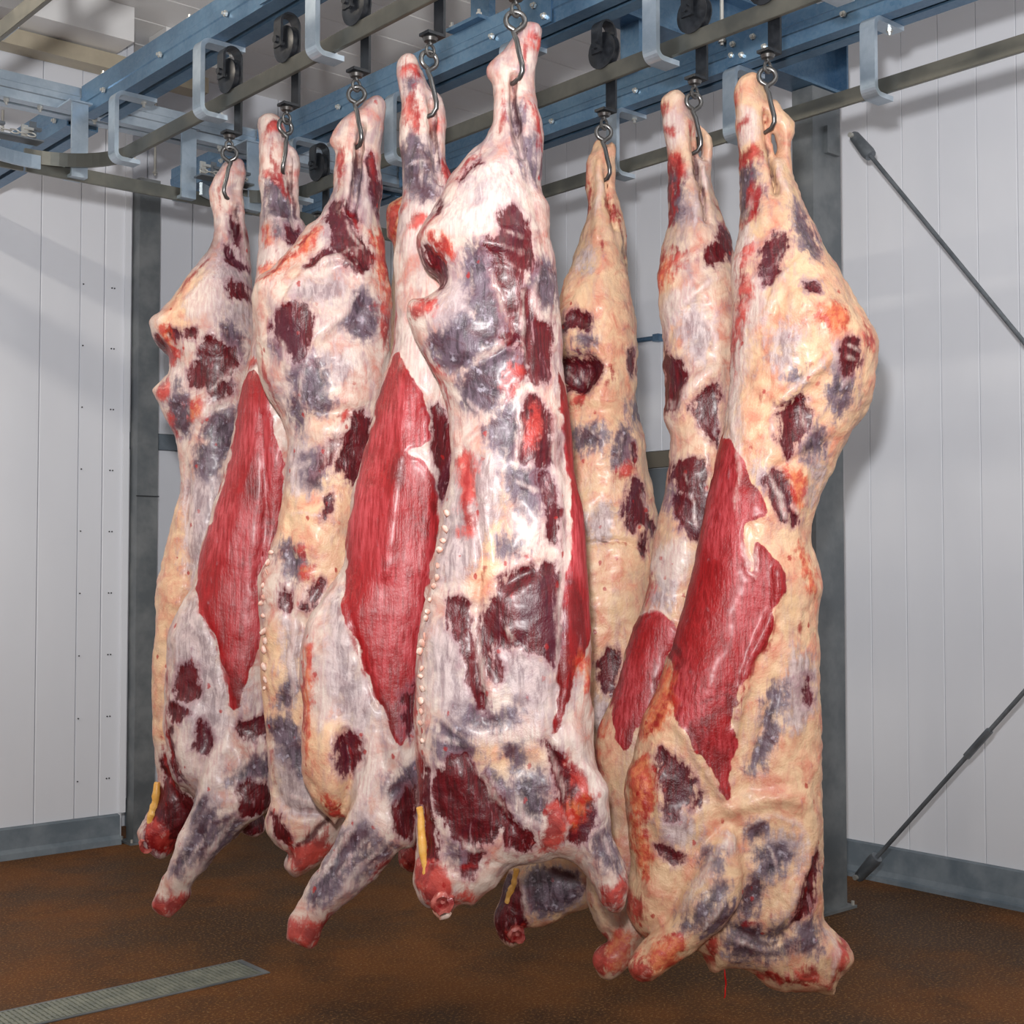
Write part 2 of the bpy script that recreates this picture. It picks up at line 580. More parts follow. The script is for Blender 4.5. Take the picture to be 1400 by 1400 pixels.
# floor drain: frame and a pressed grate, along the rails' cross direction
dr = empty('floor_drain', (2.0, 4.48, 0.0))
tag(dr, 'long narrow grey steel drain grate set into the brown floor', 'drain')
MB().box(-1.6, 0.595, -0.105, -0.093, 0.0005, 0.004).box(-1.6, 0.595, 0.093, 0.105, 0.0005, 0.004).box(0.572, 0.595, -0.093, 0.093, 0.0005, 0.004).build('drain_frame', M['post'], dr)
g = MB()
g.box(-1.6, 0.57, -0.092, 0.092, 0.0005, 0.002)
for k in range(118):
    x = -1.59 + k * 0.0183
    g.prism([(x, -0.09), (x + 0.0105, -0.09), (x + 0.0105, 0.09), (x, 0.09)], 'z', 0.002, 0.0055)
for k in range(6):
    yy = -0.09 + k * 0.036
    g.prism([(-1.6, yy - 0.002), (0.57, yy - 0.002), (0.57, yy + 0.002), (-1.6, yy + 0.002)], 'z', 0.002, 0.0045)
g.build('grate_bars', M['grate'], dr)['kind'] = 'stuff'

# ------------------------------------------------------------------ steelwork
RAILX = [1.38, 2.16, 2.94, 3.69]


def post(name, x0, x1, y0, y1, z1, label):
    e = empty(name, ((x0 + x1) / 2, (y0 + y1) / 2, 0))
    tag(e, label, 'post')
    w, d = (x1 - x0) / 2, (y1 - y0) / 2
    tk = 0.012
    MB().box(-w, w, -d, -d + tk, 0.012, z1).box(-w, w, d - tk, d, 0.012, z1).box(-w, -w + tk, -d + tk, d - tk, 0.012, z1).box(w - tk, w, -d + tk, d - tk, 0.012, z1).build('shaft', M['post'], e)
    MB().box(-w - 0.03, w + 0.03, -d - 0.03, d + 0.03, 0.0, 0.012).build('base_plate', M['post'], e)
    for sx in (-1, 1):
        for sy in (-1, 1):
            MB().cyl((sx * (w + 0.017), sy * (d + 0.017), 0.02), 'z', 0.008, 0.018, 6).build('anchor_bolt', M['bolt'], e)
    return e


p_r = post('steel_post', 4.79, 4.99, 3.56, 3.67, 3.585, 'grey steel post with square base plate in front of the right wall')
MB().box(-0.02, 0.07, -0.075, -0.055, 3.30, 3.42).build('gusset_plate', M['post'], p_r)
p_l = post('steel_post', 3.215, 3.335, 6.84, 6.93, 3.6, 'grey steel post at the far left corner beside the white panel wall')
MB().box(-0.066, 0.066, -0.052, -0.046, 1.86, 1.866).build('weld_seam', M['black'], p_l)


def chan(mb, axis, c, a, b, z0, z1, w, tk=0.006):
    """pair of cold formed channels: two webs, inward lips, along axis"""
    h = w / 2
    z = z0
    prof1 = [(c - h, z0), (c - h, z1), (c - 0.012, z1), (c - 0.012, z1 - tk), (c - h + tk, z1 - tk), (c - h + tk, z0 + tk), (c - 0.012, z0 + tk), (c - 0.012, z0)]
    prof2 = [(2 * c - p[0], p[1]) for p in prof1]
    # small swage along the web
    mb.prism(prof1, axis, a, b)
    mb.prism(prof2, axis, a, b)
    zm = (z0 + z1) / 2
    mb.prism([(c - h - 0.004, zm - 0.012), (c - h, zm - 0.016), (c - h, zm + 0.016), (c - h - 0.004, zm + 0.012)], axis, a, b)


ZB0, ZB1 = 3.245, 3.365
beam_lab = {1: 'blue-grey galvanised channel beam carrying the rail of the five left carcasses', 2: 'blue-grey galvanised channel beam above the middle rail, behind the tallest carcass', 3: 'blue-grey galvanised channel beam above the rail nearest the right wall', 0: 'galvanised channel beam above the leftmost rail'}
bolt_m = MB().lathe([(0.011, 0.0), (0.011, 0.008), (0.006, 0.008), (0.006, 0.016)], 'x', (0, 0, 0), 6).mesh('bolt')
boltz_m = MB().lathe([(0.011, 0.0), (0.011, 0.01), (0.006, 0.01), (0.006, 0.022)], 'z', (0, 0, 0), 6).mesh('bolt')
for i, rx in enumerate(RAILX):
    e = empty('channel_beam', (rx, 1.0, ZB0))
    tag(e, beam_lab[i], 'beam', 'channel beams over the rails')
    cx = 0.035
    mb = MB()
    chan(mb, 'y', cx, 0.0, 4.06, 0.0, ZB1 - ZB0, 0.13)
    mb.build('channel', M['galv'], e)
    mb = MB()
    chan(mb, 'y', cx, 4.20, (5.9, 5.9, 4.86, 4.9)[i], 0.0, ZB1 - ZB0, 0.13)
    mb.build('channel', M['galv'], e)
    for k in range(9):
        o = link('bolt', bolt_m, M['bolt'], e)
        o.location = (cx - 0.069, 0.5 + k * 0.47 + 0.05 * i, 0.045)
        o.rotation_euler = (0, math.pi, 0)
    for k in range(5):
        o = link('bolt', boltz_m, M['bolt'], e)
        o.location = (cx - 0.045, 1.0 + k * 0.7 + 0.1 * i, ZB1 - ZB0)
    # splice plate
    MB().box(cx - 0.074, cx - 0.069, 2.78 - 0.3 * i, 2.98 - 0.3 * i, 0.004, 0.118).build('splice_plate', M['galv'], e)
    for dy in (0.03, 0.08, 0.13, 0.17):
        o = link('bolt', bolt_m, M['bolt'], e)
        o.location = (cx - 0.074, 2.78 - 0.3 * i + dy, 0.03 + (0.05 if dy in (0.08, 0.17) else 0))
        o.rotation_euler = (0, math.pi, 0)

# cross channel at the far end
cb = empty('cross_channel', (1.0, 5.13, 3.262))
tag(cb, 'light galvanised cross channel joining the beams at the far left', 'beam')
mb = MB()
chan(mb, 'x', 0.0, -0.3, 3.2, 0.0, 0.1, 0.12)
mb.build('channel', M['zinc'], cb)
for x in (0.85, 0.98, 1.2, 1.75, 1.98):
    o = link('bolt', boltz_m, M['bolt'], cb)
    o.location = (x, -0.035, 0.0)
    o.rotation_euler = (math.pi, 0, 0)

# deep I beam across, resting on the right post
ib = empty('i_beam', (1.0, 3.615, 3.588))
tag(ib, 'deep blue-grey I beam crossing above the rails to the right post', 'beam')
MB().box(-0.4, 4.03, -0.065, 0.065, 0.0, 0.012).box(-0.4, 4.03, -0.005, 0.005, 0.012, 0.238).box(-0.4, 4.03, -0.065, 0.065, 0.238, 0.25).build('section', M['galv'], ib)
MB().box(4.03, 4.042, -0.065, 0.065, 0.0, 0.25).build('end_plate', M['galv'], ib)
for i, rx in enumerate(RAILX):
    MB().box(rx - 1.0 - 0.06, rx - 1.0 + 0.13, -0.09, 0.09, -0.222, -0.21).box(rx - 1.0 + 0.02, rx - 1.0 + 0.05, -0.05, 0.05, -0.21, 0.0).build('hanger_plate', M['galv'], ib)
    for sy in (-1, 1):
        o = link('bolt', boltz_m, M['bolt'], ib)
        o.location = (rx - 1.0 - 0.045, sy * 0.075, -0.21)

# threaded hanger rod and two bright pipes on the end wall
for (px, ya, yb, Yw, lab) in ((987, 62, -60, 3.10, 'thin bright hanger rod above the trolley left of the right post'), (3, 215, 150, 6.9, 'thin bright vertical pipe on the end wall at the left edge'), (212, 240, 120, 6.9, 'thin bright vertical pipe on the end wall above the left post')):
    q0, q1 = hit(px, ya, Y=Yw), hit(px, yb, Y=Yw)
    hh = min(q1[2], ZC - 0.003) - q0[2]
    e = empty('hanger_rod', tuple(q0))
    tag(e, lab, 'rod')
    MB().cyl((0, 0, hh / 2), 'z', 0.007, hh, 10).build('rod', M['bolt'], e)
    MB().lathe([(0.014, 0.0), (0.014, 0.012)], 'z', (0, 0, 0.01), 6).build('nut', M['bolt'], e)

# rails (flat bar on edge) with splice clamps
rail_lab = {0: 'dark flat steel rail at the top left corner', 1: 'flat steel rail carrying the trolleys of the five left carcasses',
            2: 'flat steel rail carrying the three right carcasses', 3: 'empty flat steel rail in front of the right wall'}
ZR0, ZR1 = 3.0, 3.052


def arc_rail(mb, cx, cy, r, a0, a1, z0, z1, tk, n=14):
    for k in range(n):
        t0, t1 = a0 + (a1 - a0) * k / n, a0 + (a1 - a0) * (k + 1) / n
        pts = [(cx + (r - tk / 2) * math.cos(t0), cy + (r - tk / 2) * math.sin(t0)), (cx + (r + tk / 2) * math.cos(t0), cy + (r + tk / 2) * math.sin(t0)),
               (cx + (r + tk / 2) * math.cos(t1), cy + (r + tk / 2) * math.sin(t1)), (cx + (r - tk / 2) * math.cos(t1), cy + (r - tk / 2) * math.sin(t1))]
        mb.prism(pts, 'z', z0, z1)


for i, rx in enumerate(RAILX):
    e = empty('hanging_rail', (rx, 1.0, ZR0))
    tag(e, rail_lab[i], 'rail', 'hanging rails')
    mb = MB().box(-0.007, 0.007, 0.0, 3.70, 0.0, ZR1 - ZR0, 0.0015)
    mb.build('bar', M['rail'], e)
    if i in (1, 2):
        mb = MB()
        arc_rail(mb, -0.28, 3.702, 0.283, 0.0, math.pi / 2, 0.0, ZR1 - ZR0, 0.014)
        mb.build('curved_bar', M['rail'], e)
    for yy in (0.9, 1.8, 2.75):
        MB().box(0.008, 0.014, yy, yy + 0.12, 0.006, 0.046).build('splice_clamp', M['zinc'], e)

# transverse rail the lanes run into
tr = empty('hanging_rail', (1.0, 4.985, ZR0 - 0.035))
tag(tr, 'transverse flat steel rail with brownish face at the far left under the cross channel', 'rail', 'hanging rails')
MB().box(-1.0, 0.876, -0.007, 0.007, 0.0, ZR1 - ZR0, 0.0015).build('bar', M['rail'], tr)
MB().box(0.886, 1.652, -0.007, 0.007, 0.0, ZR1 - ZR0, 0.0015).build('bar', M['rail'], tr)
MB().box(1.662, 3.0, -0.007, 0.007, 0.0, ZR1 - ZR0, 0.0015).build('bar', M['rail'], tr)

# C shaped brackets holding the rails under the channels
tk, wd = 0.016, 0.056


def c_profile(leg_x, top_x, bot_x, z0, z1, r=0.035, n=6):
    out, inn = [], []
    out.append((top_x, z1))
    for k in range(n + 1):
        a = math.pi / 2 + k * (math.pi / 2) / n
        out.append((leg_x + r + r * math.cos(a), z1 - r + r * math.sin(a)))
    for k in range(n + 1):
        a = math.pi + k * (math.pi / 2) / n
        out.append((leg_x + r + r * math.cos(a), z0 + r + r * math.sin(a)))
    out.append((bot_x, z0))
    ri = r - tk
    inn.append((bot_x, z0 + tk))
    for k in range(n + 1):
        a = 3 * math.pi / 2 - k * (math.pi / 2) / n
        inn.append((leg_x + r + ri * math.cos(a), z0 + r + ri * math.sin(a)))
    for k in range(n + 1):
        a = math.pi - k * (math.pi / 2) / n
        inn.append((leg_x + r + ri * math.cos(a), z1 - r + ri * math.sin(a)))
    inn.append((top_x, z1 - tk))
    return out + inn


c_me = MB().prism(c_profile(-0.066, 0.10, 0.035, -0.018, 0.2445), 'y', -wd / 2, wd / 2).mesh('c_bar')
lug_me = MB().box(0.0075, 0.0135, -0.02, 0.075, 0.0, 0.045).mesh('lug')
brk = {0: [3.3], 1: [2.62, 3.34, 4.04, 4.70], 2: [2.10, 2.72, 3.38, 4.04, 4.74], 3: [1.90, 2.48, 3.05, 3.63, 4.25]}
blab = {(1, 0): 'galvanised C bracket above the tallest front carcass', (1, 1): 'large galvanised C bracket between the second and third trolleys on the left rail', (1, 2): 'galvanised C bracket left of the first trolley on the left rail',
        (1, 3): 'galvanised C bracket at the far left where the rail curves', (2, 0): 'galvanised C bracket on the middle rail right of the last trolley', (2, 1): 'large galvanised C bracket between the trolleys of the two right rear carcasses', (2, 2): 'galvanised C bracket on the middle rail behind the tallest carcass',
        (2, 3): 'galvanised C bracket between the third and fourth carcasses from the left', (2, 4): 'galvanised C bracket beside the second carcass from the left', (3, 0): 'galvanised C bracket on the wall-side rail at the right edge', (3, 1): 'bright galvanised C bracket above the diagonal brace rod',
        (3, 2): 'galvanised C bracket left of the rightmost carcass hook', (3, 3): 'galvanised C bracket behind the pale fatty carcass hook', (3, 4): 'galvanised C bracket on the wall-side rail behind the tallest carcass', (0, 0): 'galvanised C bracket on the leftmost rail'}
for i, lst in brk.items():
    for j, yy in enumerate(lst):
        e = empty('rail_bracket', (RAILX[i], yy, ZR0))
        tag(e, blab[(i, j)], 'bracket', 'C brackets holding the rails')
        link('c_bar', c_me, M['zinc'], e)
        link('lug', lug_me, M['zinc'], e)
        o = link('bolt', bolt_m, M['bolt'], e)
        o.location = (0.0135, 0.05, 0.022)
        o = link('bolt', boltz_m, M['bolt'], e)
        o.location = (0.06, 0.0, 0.2325)
        o.rotation_euler = (math.pi, 0, 0)
        o = link('bolt', boltz_m, M['bolt'], e)
        o.location = (0.024, 0.0, -0.003)

# flat bar hangers of the transverse rail
for (x, lab) in ((2.075, 'flat steel hanger with top plate on the transverse rail at far left'), (2.53, 'pale flat steel hanger on the transverse rail above the left post'), (2.83, 'flat steel hanger of the transverse rail just left of the second carcass')):
    e = empty('rail_hanger', (x, 4.95, 2.97))
    tag(e, lab, 'bracket', 'hangers of the transverse rail')
    MB().box(-0.032, 0.032, -0.012, 0.0, 0.02, 0.285).build('strap', M['zinc'], e)
    MB().box(-0.045, 0.045, -0.02, 0.1, 0.2855, 0.292).build('top_plate', M['zinc'], e)
    MB().prism([(-0.012, 0.0), (-0.012, 0.02), (0.0, 0.02), (0.004, 0.012), (0.07, 0.012), (0.07, 0.0)], 'x', -0.032, 0.032).build('foot', M['zinc'], e)
    o = link('bolt', boltz_m, M['bolt'], e)
    o.location = (0.0, 0.085, 0.292)

# rail switches (points) with levers and chains
for (x, lab) in ((1.78, 'rail switch with levers and chain at the far left edge'), (2.66, 'rail switch with levers and chain beside the first carcass hook')):
    e = empty('rail_switch', (x, 4.90, 3.0))
    tag(e, lab, 'rail switch', 'rail switches')
    MB().box(-0.11, 0.13, -0.03, 0.04, 0.055, 0.061).build('base_plate', M['rodm'], e)
    mb = MB()
    arc_rail(mb, 0.1, -0.30, 0.34, math.pi * 0.46, math.pi * 0.72, -0.03, 0.02, 0.012, 8)
    mb.build('switch_tongue', M['zinc'], e)
    for k, (lx, ly, h) in enumerate(((-0.1, -0.02, 0.05), (-0.03, 0.02, 0.07), (0.06, -0.02, 0.045), (0.11, 0.03, 0.08))):
        MB().box(lx - 0.012, lx + 0.012, ly - 0.004, ly + 0.004, 0.061, 0.061 + h).box(lx - 0.004, lx + 0.03, ly - 0.012, ly + 0.012, 0.061 + h * 0.6, 0.061 + h * 0.6 + 0.01).build('lever', M['rodm' if k % 2 else 'bolt'], e)
    for k in range(7):
        a = [(-0.1 + 0.03 * k + 0.018 * math.cos(s), -0.03 + 0.008 * math.sin(s) * (1 if k % 2 else 0.3), 0.072 + 0.008 * math.sin(s) * (0.3 if k % 2 else 1)) for s in [2 * math.pi * q / 10 for q in range(10)]]
        MB().tube(a, 0.003, 6, True).build('chain_link', M['bolt'], e)

# diagonal brace rods on the right post
for (a, b, tb, lab) in (((5.03, 3.53, 3.42), (5.03, 1.25, 0.47), 0.36, 'grey diagonal brace rod descending from the top of the right post'),
                        ((5.075, 3.575, 0.10), (5.075, 1.2, 2.72), 0.23, 'dark diagonal brace rod rising from the foot of the right post')):
    A, B = Vector(a), Vector(b)
    e = empty('brace_rod', A)
    tag(e, lab, 'rod', 'diagonal brace rods')
    d = (B - A)
    u = d.normalized()
    MB().tube([u * 0.12, d], 0.0095, 12).build('rod', M['rodm'], e, smooth=True)
    MB().tube([d * tb, d * tb + u * 0.16], 0.0155, 6).build('turnbuckle', M['rodm'], e)
    MB().tube([u * 0.015, u * 0.03, u * 0.14, u * 0.165], [0.016, 0.024, 0.03, 0.026], 12).build('clevis', M['rodm'], e, smooth=True)
    MB().cyl(tuple(u * 0.03), 'x', 0.011, 0.075, 10).build('pin', M['bolt'], e)

# conduit on the right wall
cd = empty('wall_conduit', (XR, 5.16, 2.76))
tag(cd, 'thin blue-grey pipe on the right wall seen between two carcasses', 'pipe')
MB().tube([(-0.03, 0, 0), (-0.03, 1.1, 0.03)], 0.014, 10).build('pipe', M['galv'], cd, smooth=True)
MB().box(-0.05, -0.001, -0.012, 0.03, -0.02, 0.02).build('clip', M['galv'], cd)

# ------------------------------------------------------------------ trolleys and hooks
HOOKS = [  # pixel column of the hook, rail index, hook turn, mirrored
    (314, 1, 0.2, 1), (392, 1, 1.3, 1), (487, 1, 0.0, -1), (588, 1, 0.9, -1), (705, 1, 0.15, -1),
    (826, 2, 0.2, -1), (950, 2, 0.5, -1), (1050, 2, 0.0, -1), (437, 2, 0.4, 1)]
wheel_me = MB().lathe([(0.0, -0.021), (0.012, -0.021), (0.012, -0.017), (0.044, -0.017), (0.057, -0.013), (0.057, -0.009), (0.048, -0.008), (0.048, 0.008), (0.057, 0.009), (0.057, 0.013), (0.044, 0.017), (0.012, 0.017), (0.012, 0.021), (0.0, 0.021)][1:-1], 'x', (0, 0, 0), 28).mesh('wheel', True)


def yoke_mesh():
    # inverted U strap: short left cheek, over the wheel, long right leg, foot under the rail
    mb = MB()
    prof = []
    zt = 0.115
    x0, x1 = -0.036, 0.036
    n = 10
    for k in range(n + 1):
        a = math.pi - k * math.pi / n
        prof.append((x1 * math.cos(a), zt - 0.036 + 0.036 * math.sin(a) + 0.03))
    outer = [(x0, 0.035)] + prof + [(x1, -0.135)]
    inner = [(p[0] * (0.036 - 0.008) / 0.036, p[1] - (0.008 if 0 < i < len(outer) - 1 else 0) * max(0, 1 - abs(p[0]) / 0.036)) for i, p in enumerate(outer)]
    mb.prism(outer + inner[::-1], 'y', -0.021, 0.021)
    mb.box(-0.022, 0.036, -0.021, 0.021, -0.143, -0.135)
    mb.cyl((-0.040, 0, 0.057), 'x', 0.012, 0.012, 8)
    return mb.mesh('yoke', True)


yoke_me = yoke_mesh()
swivel_me = MB().lathe([(0.017, 0.0), (0.021, -0.006), (0.017, -0.014), (0.006, -0.016), (0.006, -0.024)], 'z', (0, 0, 0), 14).tube(
    [(0.013 * math.cos(s), 0, -0.038 + 0.016 * math.sin(s)) for s in [2 * math.pi * q / 16 for q in range(16)]], 0.0045, 8, True).mesh('swivel', True)


def hook_mesh(mir):
    # closed eye, straight shank, open bowl
    pts = []
    for k in range(17):
        a = -math.pi / 2 + 0.5 + k * (2 * math.pi - 0.9) / 16
        pts.append((0.019 * math.cos(a), 0.006, -0.062 + 0.021 * math.sin(a)))
    pts = pts[::-1]
    pts[0] = (0.006, 0.010, -0.088)
    q = [(-0.004, 0.004, -0.092), (0.002, 0.0, -0.11), (0.006, -0.004, -0.14), (0.012, -0.006, -0.17), (0.013, -0.004, -0.185), (0.008, 0.004, -0.20), (-0.004, 0.016, -0.207), (-0.016, 0.034, -0.202), (-0.024, 0.05, -0.188)]
    pts = [(-p[0] * mir, p[1], p[2]) for p in pts + q]
    pts = [(p[0] * 1.25, p[1] * 1.2, p[2] * 1.06 + 0.004) for p in pts]
    r = [0.0068] * (len(pts) - 4) + [0.0068, 0.006, 0.005, 0.002]
    return MB().tube(pts, r, 10).mesh('hook', True)


hook_me = {1: hook_mesh(1), -1: hook_mesh(-1)}
ordn = ['first', 'second', 'third', 'fourth', 'fifth']
tlab = ['black roller trolley and steel hook of the leftmost carcass', 'black roller trolley and steel hook of the second carcass from the left', 'black roller trolley and steel hook of the third carcass from the left',
        'roller trolley, mostly above the picture, with hook of the fourth carcass from the left', 'roller trolley above the picture with hook of the tallest front carcass', 'black roller trolley and steel hook of the pale fatty carcass',
        'black roller trolley and steel hook of the second carcass from the right', 'black roller trolley and steel hook of the rightmost carcass', 'empty black roller trolley behind the third carcass from the left']
HPOS = []
for i, (hx, ri, turn, mir) in enumerate(HOOKS):
    q = hit(hx, 150, X=RAILX[ri])
    HPOS.append(q)
    e = empty('roller_trolley', (RAILX[ri], q[1], ZR1))
    tag(e, tlab[i], 'trolley', 'roller trolleys with hooks')
    o = link('wheel', wheel_me, M['black'], e)
    o.location = (0, 0, 0.0485)
    link('yoke', yoke_me, M['black'], e)
    s = link('swivel', swivel_me, M['hook'], e)
    s.location = (0.0, 0, -0.1435)
    if i < 8:
        h = link('hook', hook_me[mir], M['hook'], e)
        h.location = (0.0, 0, -0.1435)
        h.rotation_euler = (0, 0, -YAW + turn * (0.6))

# ------------------------------------------------------------------ beef sides
H = 0.0078          # voxel of the sculpted field


def sdf_poly(P, V):
    """signed distance (positive inside) of points P (n,2) to polygon V (m,2)"""
    P = P.astype(np.float32)
    V = np.asarray(V, np.float32)
    best = np.full(len(P), 1e9, np.float32)
    ins = np.zeros(len(P), bool)
    m = len(V)
    for i in range(m):
        a, b = V[i], V[(i + 1) % m]
        e = b - a
        w = P - a
        L = max(float(e @ e), 1e-12)
        tt = np.clip((w @ e) / L, 0, 1)
        d = w - tt[:, None] * e
        best = np.minimum(best, d[:, 0] ** 2 + d[:, 1] ** 2)
        if abs(e[1]) > 1e-12:
            c = ((a[1] <= P[:, 1]) & (b[1] > P[:, 1])) | ((b[1] <= P[:, 1]) & (a[1] > P[:, 1]))
            xx = a[0] + (P[:, 1] - a[1]) * (e[0] / e[1])
            ins ^= c & (P[:, 0] < xx)
    d = np.sqrt(best)
    return np.where(ins, d, -d)


def dist_line(P, V):
    best = np.full(len(P), 1e9, np.float32)
    V = np.asarray(V, np.float32)
    for a, b in zip(V[:-1], V[1:]):
        e = b - a
        w = P - a
        tt = np.clip((w @ e) / max(float(e @ e), 1e-12), 0, 1)
        d = w - tt[:, None] * e
        best = np.minimum(best, d[:, 0] ** 2 + d[:, 1] ** 2)
    return np.sqrt(best)


def catmull(pts, n=4, closed=True):
    p = np.asarray(pts, float)
    m = len(p)
    out = []
    for i in range(m if closed else m - 1):
        if closed:
            a, b, c, d = p[i - 1], p[i], p[(i + 1) % m], p[(i + 2) % m]
        else:
            a, b, c, d = p[max(i - 1, 0)], p[i], p[i + 1], p[min(i + 2, m - 1)]
        for k in range(n):
            s = k / n
            out.append(0.5 * ((2 * b) + (c - a) * s + (2 * a - 5 * b + 4 * c - d) * s * s + (3 * b - a - 3 * c + d) * s ** 3))
    if not closed:
        out.append(p[-1])
    return np.array(out)


def chaikin(p, it=2):
    p = np.asarray(p, float)
    for _ in range(it):
        q = np.roll(p, -1, 0)
        p = np.stack([0.75 * p + 0.25 * q, 0.25 * p + 0.75 * q], 1).reshape(-1, 2)
    return p


def blur(a, r, it=2):
    for _ in range(it):
        for ax in (0, 1):
            pad = [(r + 1, r) if k == ax else (0, 0) for k in (0, 1)]
            c = np.cumsum(np.pad(a, pad, mode='edge'), ax, dtype=np.float64)
            n = a.shape[ax]
            if ax == 0:
                a = (c[2 * r + 1:2 * r + 1 + n] - c[:n]) / (2 * r + 1)
            else:
                a = (c[:, 2 * r + 1:2 * r + 1 + n] - c[:, :n]) / (2 * r + 1)
    return a


_rng = np.random.RandomState(11)
_LAT = _rng.rand(32, 32, 32).astype(np.float32)


def vnoise(P, s):
    q = P * s
    i = np.floor(q).astype(int)
    f = (q - i).astype(np.float32)
    f = f * f * (3 - 2 * f)
    i &= 31
    j = (i + 1) & 31
    x, y, z = f[:, 0], f[:, 1], f[:, 2]

    def g(a, b, c):
        return _LAT[a, b, c]
    c00 = g(i[:, 0], i[:, 1], i[:, 2]) * (1 - x) + g(j[:, 0], i[:, 1], i[:, 2]) * x
    c10 = g(i[:, 0], j[:, 1], i[:, 2]) * (1 - x) + g(j[:, 0], j[:, 1], i[:, 2]) * x
    c01 = g(i[:, 0], i[:, 1], j[:, 2]) * (1 - x) + g(j[:, 0], i[:, 1], j[:, 2]) * x
    c11 = g(i[:, 0], j[:, 1], j[:, 2]) * (1 - x) + g(j[:, 0], j[:, 1], j[:, 2]) * x
    return (c00 * (1 - y) + c10 * y) * (1 - z) + (c01 * (1 - y) + c11 * y) * z


def surface_nets(phi, org, h):
    s = phi < 0
    nx, ny, nz = phi.shape
    acc = np.zeros((nx - 1, ny - 1, nz - 1, 3), np.float32)
    cnt = np.zeros((nx - 1, ny - 1, nz - 1), np.float32)
    cs = [slice(0, -1), slice(1, None)]
    for ax in range(3):
        oth = [a for a in range(3) if a != ax]
        for u in (0, 1):
            for w in (0, 1):
                sa, sb = [None] * 3, [None] * 3
                sa[ax], sb[ax] = cs[0], cs[1]
                sa[oth[0]] = sb[oth[0]] = cs[u]
                sa[oth[1]] = sb[oth[1]] = cs[w]
                A, B = phi[tuple(sa)], phi[tuple(sb)]
                cr = s[tuple(sa)] != s[tuple(sb)]
                idx = np.nonzero(cr)
                t = A[idx] / (A[idx] - B[idx])
                acc[idx + (np.full(len(t), ax),)] += t
                acc[idx + (np.full(len(t), oth[0]),)] += u
                acc[idx + (np.full(len(t), oth[1]),)] += w
                cnt[idx] += 1
    act = cnt > 0
    ids = np.full(act.shape, -1, np.int64)
    ids[act] = np.arange(act.sum())
    cells = np.argwhere(act).astype(np.float32)
    V = (cells + acc[act] / cnt[act][:, None]) * h + np.asarray(org, np.float32)
    quads = []
    for ax in range(3):
        o1, o2 = [(1, 2), (2, 0), (0, 1)][ax]
        sl = [slice(1, -1)] * 3
        sl[ax] = slice(0, -1)
        sl2 = list(sl)
        sl2[ax] = slice(1, None)
        a, b = s[tuple(sl)], s[tuple(sl2)]
        loc = np.argwhere(a != b)
        off = np.array([1, 1, 1])
        off[ax] = 0
        c = loc + off
        flip = a[tuple(loc.T)]
        e1 = np.zeros(3, int)
        e1[o1] = 1
        e2 = np.zeros(3, int)
        e2[o2] = 1

        def gid(q):
            return ids[q[:, 0], q[:, 1], q[:, 2]]
        q = np.stack([gid(c - e1 - e2), gid(c - e2), gid(c), gid(c - e1)], 1)
        q[~flip] = q[~flip][:, ::-1]
        quads.append(q)
    return V, np.concatenate(quads)


CLS = ['m', 'p', 'r', 'w', 'b', 'k', 'o', 'f']
RELIEF = {'m': -0.005, 'r': 0.004, 'p': -0.003, 'w': 0.003, 'k': 0.0, 'o': 0.002, 'b': 0.0, 'f': 0.003}


